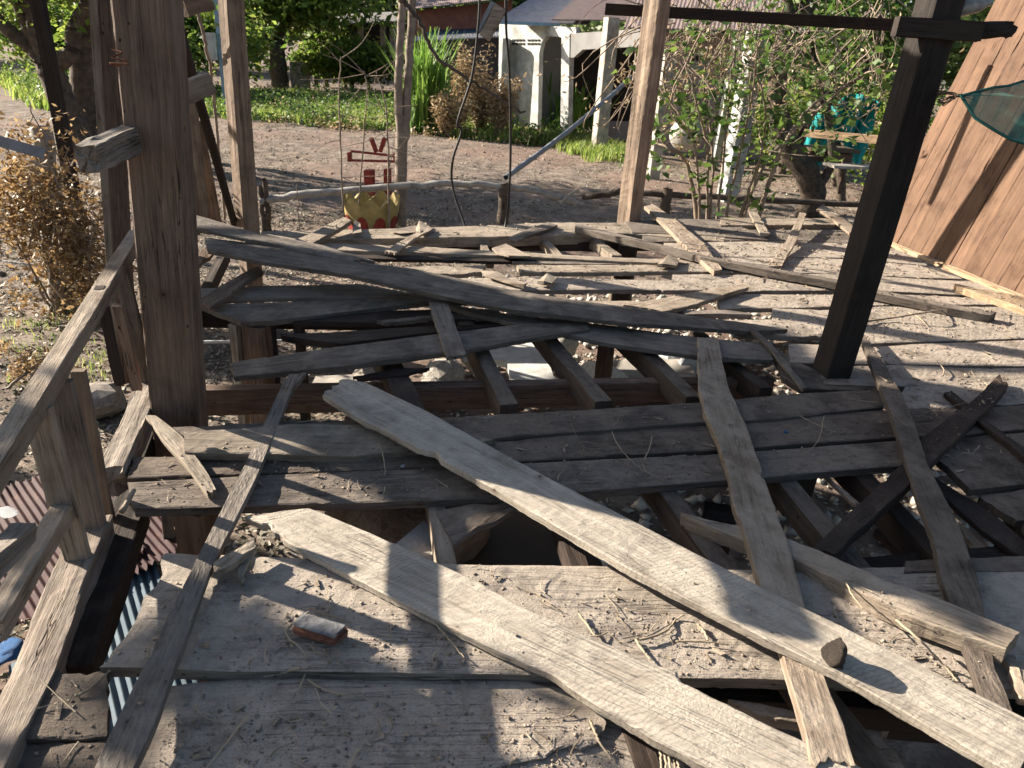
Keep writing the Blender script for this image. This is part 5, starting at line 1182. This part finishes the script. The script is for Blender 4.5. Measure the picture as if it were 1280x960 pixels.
# ---- old tree with vines, shrub on the right
b = G(1003, 268); yt = b.y
T_ = lambda px, py, dy=0: V(px, py, yt + dy)
tree('old_gnarled_tree', b, 'old gnarled tree with a thick crooked base and dry vines, right of centre', h=3.2, r=.3, leaves=5000, leafsize=.15, crown=(1.9, 1.2, 1.2), cz=2.9, seed=44, mat='leafyoung', bark='bark', clumps=46, gap=.6,
     trunkpath=[([T_(1006, 276), T_(1016, 246), T_(1008, 215), T_(990, 192), T_(975, 150), T_(972, 90), T_(985, 30), T_(990, -10)], .24, .12), ([T_(992, 200), T_(1000, 178), T_(1012, 150), T_(1035, 120), T_(1082, 96)], .09, .03), ([T_(1020, 240), T_(1040, 200), T_(1034, 140), T_(1020, 80), T_(1010, 20)], .08, .05)])
b2 = G(1052, 252)
tree('side_trunk_tree', b2, 'thin trunk standing between the old tree and the leaning dark post', h=3, r=.1, leaves=5500, leafsize=.16, crown=(1.5, 1.0, 1.5), cz=2.7, seed=45, mat='leafyoung', bark='bark', clumps=36, gap=.6, trunkpath=[([b2, V(1050, 200, b2.y), V(1040, 140, b2.y), V(1052, 60, b2.y), V(1070, 0, b2.y)], .09, .05)])
b3 = un(888, 262, GZ); ys_ = 8.6
rt = empty('leafy_shrub', (V(890, 270, ys_).x, ys_, GZ), 'slender many-stemmed shrub with bright green leaves behind the right of the floor', 'shrub'); rs = np.random.RandomState(77); a = Acc(); C = []
SB = Vector((V(890, 270, ys_).x, ys_, GZ))
stems = [[(890, 272), (862, 215), (835, 185), (812, 178)], [(893, 272), (885, 200), (868, 120), (852, 60)], [(897, 272), (890, 180), (880, 110), (890, 40)], [(905, 272), (925, 190), (940, 120), (948, 50)], [(915, 272), (950, 215), (1000, 160), (1075, 95), (1130, 90)], [(900, 272), (905, 190), (915, 90), (930, 10)], [(940, 270), (965, 215), (1000, 150), (1040, 110), (1090, 60)],
         [(885, 272), (870, 190), (830, 110), (842, 50)], [(912, 272), (935, 240), (952, 190), (945, 150)], [(920, 272), (950, 200), (955, 120), (930, 60)]]
for k, st in enumerate(stems):
    P_ = [V(p[0], p[1], ys_ + rs.randn() * .12 * i) for i, p in enumerate(st)]; P_[0] = SB + Vector(((st[0][0] - 890) * .0095, 0, 0)); pa = smoothpath(P_, 24, .006); a.tube(pa, .032 if k in (0, 4, 6) else .02, .006, 7)
    for q in range(11):
        i = rs.randint(7, 24); s0 = Vector(pa[i]); e = s0 + Vector(rs.randn(3) * [.26, .2, .2]); mm_ = (s0 + e) / 2 + Vector(rs.randn(3) * .04); a.tube(smoothpath([s0, mm_, e], 6), .006, .002, 4); C.append(np.array(tuple(e)) + rs.randn(5 if k % 2 else 9, 3) * .11)
a.build('stems', 'twig', rt); Vv, Ff = leaf_quads(np.concatenate(C), .12, rs, 1.8, .3); np_mesh('foliage', Vv, Ff, M['leafyoung'], rt)
# tangle of dry vines
rt = empty('dry_vine_tangle', V(930, 60, 9.6), 'tangle of dry grey vines hanging from the top over the shrub', 'vines'); a = Acc(); C = []
for k in range(150):
    px = rs.uniform(790, 1110); py = rs.uniform(-25, 70); p = V(px, py, 9.6 + rs.randn() * .5); L = rs.uniform(.3, 1.1); e = p + Vector((rs.randn() * .5, rs.randn() * .3, -L)); mm_ = (p + e) / 2 + Vector(rs.randn(3) * .22)
    a.tube(smoothpath([p, mm_, e], 9, .006), .009, .003, 4); 
    if rs.rand() < .6: C.append(np.array(tuple(e)) + rs.randn(9, 3) * [.1, .1, .14])
a.build('vines', 'twig', rt); Vv, Ff = leaf_quads(np.concatenate(C), .075, rs, 3, .6); np_mesh('dry_foliage', Vv, Ff, M['drygrass'], rt)
cord('support_branch', [V(780, -15, 9.6), V(900, -22, 9.6), V(1010, -12, 9.6), V(1120, -22, 9.6)], .05, 'bark', 'branch above the view that carries the dry vines', 'branch')

# ================================================================== TWIGS, STRAW, CRUMBS on the boards
allV = []; allP = []; off = 0; clean = set()
for bi, (Vv, Fs, M4) in enumerate(BV):
    if bi in CLEAN: clean.update(range(len(allP), len(allP) + len(Fs)))
    W_ = (np.array(M4)[:3, :3] @ Vv.T).T + np.array(M4)[:3, 3]
    allV.extend([tuple(p) for p in W_]); allP.extend([tuple(i + off for i in f) for f in Fs]); off += len(Vv)
bvh = BVHTree.FromPolygons(allV, allP)
def drop(x, y, ztop=.5):
    h = bvh.ray_cast(Vector((x, y, ztop)), Vector((0, 0, -1)), 1.0)
    return h[0] if h[0] is not None and h[1].z > .5 and (h[2] not in clean or rs.rand() < .04) else None
def inpoly(px, py, P):
    c = False; j = len(P) - 1
    for i in range(len(P)):
        if (P[i][1] > py) != (P[j][1] > py) and px < (P[j][0] - P[i][0]) * (py - P[i][1]) / (P[j][1] - P[i][1]) + P[i][0]: c = not c
        j = i
    return c
zones = [([(340, 700), (650, 710), (640, 835), (150, 830), (230, 740)], 1.8), ([(350, 770), (440, 795), (640, 800), (640, 832), (300, 832)], 3.0), ([(650, 745), (900, 730), (985, 845), (860, 850)], 4.0), ([(1040, 725), (1215, 850), (1180, 855), (1040, 780)], 4.5), ([(170, 860), (720, 860), (700, 960), (150, 960)], 4.5), ([(720, 870), (850, 940), (800, 975), (640, 975)], 4.0),
         ([(170, 575), (600, 565), (1120, 520), (1100, 580), (600, 620), (170, 632)], 1.8), ([(400, 530), (1100, 490), (1100, 508), (560, 556)], .8), ([(1060, 430), (1280, 425), (1280, 510), (1100, 540)], 2.0), ([(960, 345), (1280, 375), (1280, 425), (960, 430)], 1.8), ([(640, 330), (960, 330), (960, 365), (640, 362)], 1.6), ([(830, 283), (1110, 290), (1190, 350), (860, 338)], 1.5),
         ([(20, 840), (150, 840), (150, 960), (0, 960)], 2.0), ([(350, 280), (780, 280), (780, 298), (350, 300)], .5), ([(1130, 540), (1280, 540), (1280, 600), (1200, 600)], 1.0)]
# areas on floor for density weighting
def sample(zone, rs):
    xs_ = [p[0] for p in zone]; ys_2 = [p[1] for p in zone]
    for _ in range(50):
        px, py = rs.uniform(min(xs_), max(xs_)), rs.uniform(min(ys_2), max(ys_2))
        if inpoly(px, py, zone): return un(px, py, 0)
    return un(zone[0][0], zone[0][1], 0)
rs = np.random.RandomState(99); crumbs = []; straws = Acc()
base = np.array([(1, 0, 0), (-1, 0, 0), (0, 1, 0), (0, -1, 0), (0, 0, .8), (0, 0, -.6)]); Fo = np.array([(0, 2, 4), (2, 1, 4), (1, 3, 4), (3, 0, 4), (2, 0, 5), (1, 2, 5), (3, 1, 5), (0, 3, 5)])
for zone, dens in zones:
    Wp = [un(*p, 0) for p in zone]; A_ = abs(sum(Wp[i].x * Wp[(i + 1) % len(Wp)].y - Wp[(i + 1) % len(Wp)].x * Wp[i].y for i in range(len(Wp)))) / 2
    dist = (sum(Wp, Vector()) / len(Wp)).length; fac = 1 / max(1, dist / 2.0) ** 1.3
    for k in range(int(A_ * dens * 4200 * fac)):
        if k % 6 == 0: cpt = sample(zone, rs); 
        p = Vector((cpt.x + rs.randn() * .035, cpt.y + rs.randn() * .035, 0)); q = drop(p.x, p.y)
        if q is None: continue
        s = rs.uniform(.0006, .0015) + (rs.rand() ** 18) * .005; s *= max(1, dist / 3.5)
        crumbs.append((q.x, q.y, q.z + s * .3, s))
    for k in range(int(A_ * dens * 42 * fac ** .5) + 3):
        p = sample(zone, rs); n = rs.randint(3, 7); ang = rs.rand() * 6.28; ln = rs.uniform(.015, .13) if rs.rand() > .12 else rs.uniform(.12, .3); pts = []; x, y = p.x, p.y; ok = True
        curl = rs.randn() * .5
        for i in range(n):
            q = drop(x, y)
            if q is None: ok = False; break
            pts.append(np.array([q.x, q.y, q.z + .003 + rs.rand() * .006 * (1 + (i in (0, n - 1)))])); ang += curl * .5 + rs.randn() * .25; x += math.cos(ang) * ln / n; y += math.sin(ang) * ln / n
        if ok and len(pts) > 2 and max(abs(pts[i][2] - pts[i + 1][2]) for i in range(len(pts) - 1)) < .03: straws.tube(pts, rs.uniform(.0010, .0024) * max(1, dist / 3), .0008, 4)
C = np.array(crumbs); n = len(C); print('crumbs', n, 'bvh', len(allP))
Vv = (base[None] * C[:, 3][:, None, None] * (1 + .35 * rs.randn(n, 6, 1)) + C[:, None, :3] + rs.randn(n, 6, 3) * C[:, 3][:, None, None] * .25).reshape(-1, 3)
tag(np_mesh('soil_crumbs', Vv, (np.arange(n)[:, None, None] * 6 + Fo[None]).reshape(-1, 3), M['crumb']), 'crumbs of dry soil strewn over the floor boards', 'soil crumbs', kind='stuff')
o = straws.build('straw_litter', 'straw', smooth=False); tag(o, 'dry straw and twiglets strewn over the floor boards', 'straw', kind='stuff')
spl = Acc()
for zone, dens in zones:
    Wp = [un(*p, 0) for p in zone]; A_ = abs(sum(Wp[i].x * Wp[(i + 1) % len(Wp)].y - Wp[(i + 1) % len(Wp)].x * Wp[i].y for i in range(len(Wp)))) / 2
    for k in range(int(A_ * 26 * min(dens, 2))):
        p = sample(zone, rs); q = drop(p.x, p.y)
        if q is None: continue
        dist = p.length; L_ = rs.uniform(.010, .042) * max(1, dist / 5); v_, f_2 = box_np((q.x, q.y, q.z + .004 * max(1, dist / 3)), L_, L_ * rs.uniform(.08, .3), .003, rs.rand() * 6.28, rs.randn() * .15, rs, L_ * .06)
        spl.add(v_, f_2)
tag(spl.build('wood_splinters', 'tan', smooth=False), 'small wood splinters and bark bits strewn over the floor', 'splinters', kind='stuff')
# individual larger twigs
TW = 'bent dry twigs on the boards'
def twig(label, pts, r=.003, lift=.012, mat='straw', z=None):
    P_ = []
    for (px, py) in pts:
        g = un(px, py, 0.0); q = drop(g.x, g.y); zz = (q.z if q else 0) if z is None else z; g = un(px, py, zz + lift * (.4 + rs.rand())); P_.append(g)
    cord('twig', P_, r, mat, label, 'twig', group=TW, jit=.0008, n=26, r1=r * .5, m=6)
twig('looping pale root dangling over the edge of the wide board near the brick', [(385, 765), (357, 790), (380, 815), (382, 840), (374, 862), (362, 870)])
twig('pale root running left from the looping root', [(375, 835), (350, 842), (330, 845)])
twig('long curved root lying below the brick on the shadowed board', [(385, 850), (405, 862), (430, 868), (448, 862), (455, 872)])
twig('straight dry twig slanting beside the wide pale plank', [(460, 745), (472, 760), (485, 790)], .0035) if False else None
twig('thin twig pointing right beneath the wavy plank edge', [(545, 780), (562, 800), (580, 822)])
twig('twig lying right of the brick', [(385, 760), (410, 768), (440, 778)])
twig('bent twig in the soil patch left of the longest plank', [(722, 765), (735, 782), (745, 795), (760, 790)], .004)
twig('forked dark twig in the soil patch', [(800, 800), (830, 790), (845, 775), (855, 768)], .004)
twig('short thick twig near the steep plank in the soil patch', [(872, 780), (880, 790), (885, 800)], .005)
twig('straight pale straw across the soil patch', [(845, 802), (880, 802), (910, 806)], .003)
twig('pair of sticks crossing at the soil patch centre', [(795, 800), (805, 815), (814, 825)], .004)
twig('long root curling over the middle row by the thick sawn board', [(455, 540), (468, 550), (478, 565), (482, 595)], .003)
twig('pale stem lying across the middle row left end', [(372, 528), (410, 525), (452, 530)], .003)
twig('branched stem on the second row board right of the longest plank', [(805, 575), (812, 560), (815, 545)], .003)
twig('long thin stem crossing two boards right of the longest plank', [(765, 540), (775, 560), (800, 585), (830, 600)], .002)
twig('curly stem pair near the blue cap', [(1030, 520), (1025, 545), (1015, 560), (1002, 568)], .002)
twig('straight straw lying near the leaning dark plank top', [(1000, 520), (1020, 530), (1045, 540)], .002)
twig('long yellowish straws in the bottom right corner of the wide board', [(1120, 775), (1150, 800), (1178, 830), (1198, 852)], .004)
twig('dark bent twig beside the steep rough plank on the wide board', [(1058, 728), (1066, 745), (1078, 760)], .003)
twig('pale long straw on the dusty board at bottom centre', [(738, 900), (748, 925), (765, 950)], .004)
twig('curved twig on the bottom left board', [(95, 870), (110, 862), (138, 838)], .004)
twig('white curved stem standing on the sunlit board right of the leaning post', [(1178, 470), (1180, 462), (1172, 452)], .004, .02)
twig('long twig on soil beside the squared batten', [(1080, 402), (1110, 398), (1160, 390), (1180, 388)], .008, .02, 'twig')
twig('twig on the far right soil', [(1135, 390), (1150, 398), (1160, 408)], .004)
for k in range(5): twig('yellow straw stalks poking out under the wide pale plank', [(822 + k * 5, 925), (826 + k * 5, 945), (828 + k * 6, 975)], .004, .01, 'straw', z=-.02)

# ================================================================== UNSEEN SHEETS ADDED OVERHEAD, cut to cast the wanted shade
shades = [
 # middle band over the rows, right-hand corner and posts
 [(225, 352), (500, 356), (640, 386), (700, 400), (980, 408), (1015, 440), (1010, 470), (1130, 478), (1225, 512), (1330, 540), (1330, 860), (1290, 850), (1110, 735), (1045, 712), (1010, 700), (925, 712), (640, 600), (640, 632), (520, 640), (430, 600), (400, 570), (340, 560), (310, 540), (300, 520), (225, 505)],
 [(925, 712), (1040, 712), (1042, 800), (975, 765)],
 # bottom left
 [(60, 1000), (70, 835), (130, 800), (165, 770), (215, 768), (255, 745), (335, 742), (350, 765), (440, 790), (560, 830), (610, 832), (700, 862), (745, 930), (740, 1000)],
]
lit = [[(160, 880), (228, 875), (240, 1000), (140, 1000)], [(485, 845), (530, 842), (650, 885), (720, 940), (700, 975), (590, 905)], [(308, 757), (345, 760), (575, 832), (530, 845), (390, 800)], [(85, 885), (118, 868), (108, 930), (90, 930)],
       [(575, 850), (625, 848), (720, 878), (770, 900), (760, 935), (650, 890)], [(1135, 500), (1180, 508), (1165, 520), (1130, 512)], [(740, 860), (870, 930), (900, 1000), (735, 1000)]]
ZR = 2.75; shift = Vector((math.cos(az), math.sin(az), 0)) * (ZR / math.tan(SUN_EL))
pl0 = Vector((1.64, 3.51, 0)); du = Vector((math.cos(az), math.sin(az), 0)); dv = Vector((-du.y, du.x, 0))
Pw = [[(un(*p, 0) - shift) for p in s] for s in shades] + [[pl0 - shift + du * a + dv * b for a, b in ((-.3, -.16), (3.4, -.16), (3.4, .16), (-.3, .16))]]; Lw = [[(un(*p, 0) - shift) for p in s] for s in lit]
u = Vector((math.cos(az), math.sin(az), 0)); v = Vector((-u.y, u.x, 0))
def spans(polys, t):
    out = []
    for P_ in polys:
        c = []
        for i in range(len(P_)):
            a, b = P_[i], P_[(i + 1) % len(P_)]; ta, tb = a.dot(v), b.dot(v)
            if (ta > t) != (tb > t): k = (t - ta) / (tb - ta); c.append(a.dot(u) + (b.dot(u) - a.dot(u)) * k)
        c.sort(); out += [[c[i], c[i + 1]] for i in range(0, len(c) - 1, 2)]
    out.sort(); res = []
    for s in out:
        if res and s[0] <= res[-1][1] + .02: res[-1][1] = max(res[-1][1], s[1])
        else: res.append(list(s))
    return res
def minus(A_, B_):
    out = []
    for a in A_:
        segs = [a]
        for b in B_:
            n_ = []
            for s in segs:
                if b[1] <= s[0] or b[0] >= s[1]: n_.append(s); continue
                if b[0] > s[0]: n_.append([s[0], b[0]])
                if b[1] < s[1]: n_.append([b[1], s[1]])
            segs = n_
        out += segs
    return out
rf = empty('shade_blocker', (-3, 3, ZR), 'added unseen sheets above the floor, cut to cast its shade', 'roof')
allp = [p for P_ in Pw for p in P_]; t0 = min(p.dot(v) for p in allp); t1 = max(p.dot(v) for p in allp); t = t0; k = 0
while t < t1:
    wv = .055
    for s in minus(spans(Pw, t + wv / 2), spans(Lw, t + wv / 2)):
        if s[1] - s[0] < .03: continue
        A = u * s[0] + v * (t + wv / 2) + Vector((0, 0, ZR + (k % 2) * .006)); L_ = s[1] - s[0]
        c, f = box_np((0, 0, 0), L_, wv + .004, .004)
        Q = [A + u * (p[0] + L_ / 2) + v * p[1] + Vector((0, 0, p[2])) for p in c]
        if k == 0 and t == t0: acc_shade = Acc()
        acc_shade.add(np.array([tuple(q) for q in Q]), f)
    t += wv; k += 1
acc_shade.build('shade_strips', 'tinold', rf, smooth=False)
for (x, y) in ((-7.6, 3.2), (-8.4, 5.4), (-5.2, 8.4)):  # added posts and bars that hold up the unseen shade sheets
    beam('blocker_post', (x, y, GZ), (x, y, ZR), .12, .12, 'dark', parent=rf)
for (a_, b_) in (((-7.6, 3.2), (-1.35, 2.6)), ((-8.4, 5.4), (-2.2, 5.85)), ((-5.2, 8.4), (-8.4, 5.4)), ((-7.6, 3.2), (-8.4, 5.4))):
    beam('blocker_bar', (*a_, ZR - .06), (*b_, ZR - .06), .05, .07, 'dark', parent=rf)
# dark room behind the camera side wall is not in view; nothing else is needed
for o in list(COL.objects):
    if '_m' in o: del o['_m']
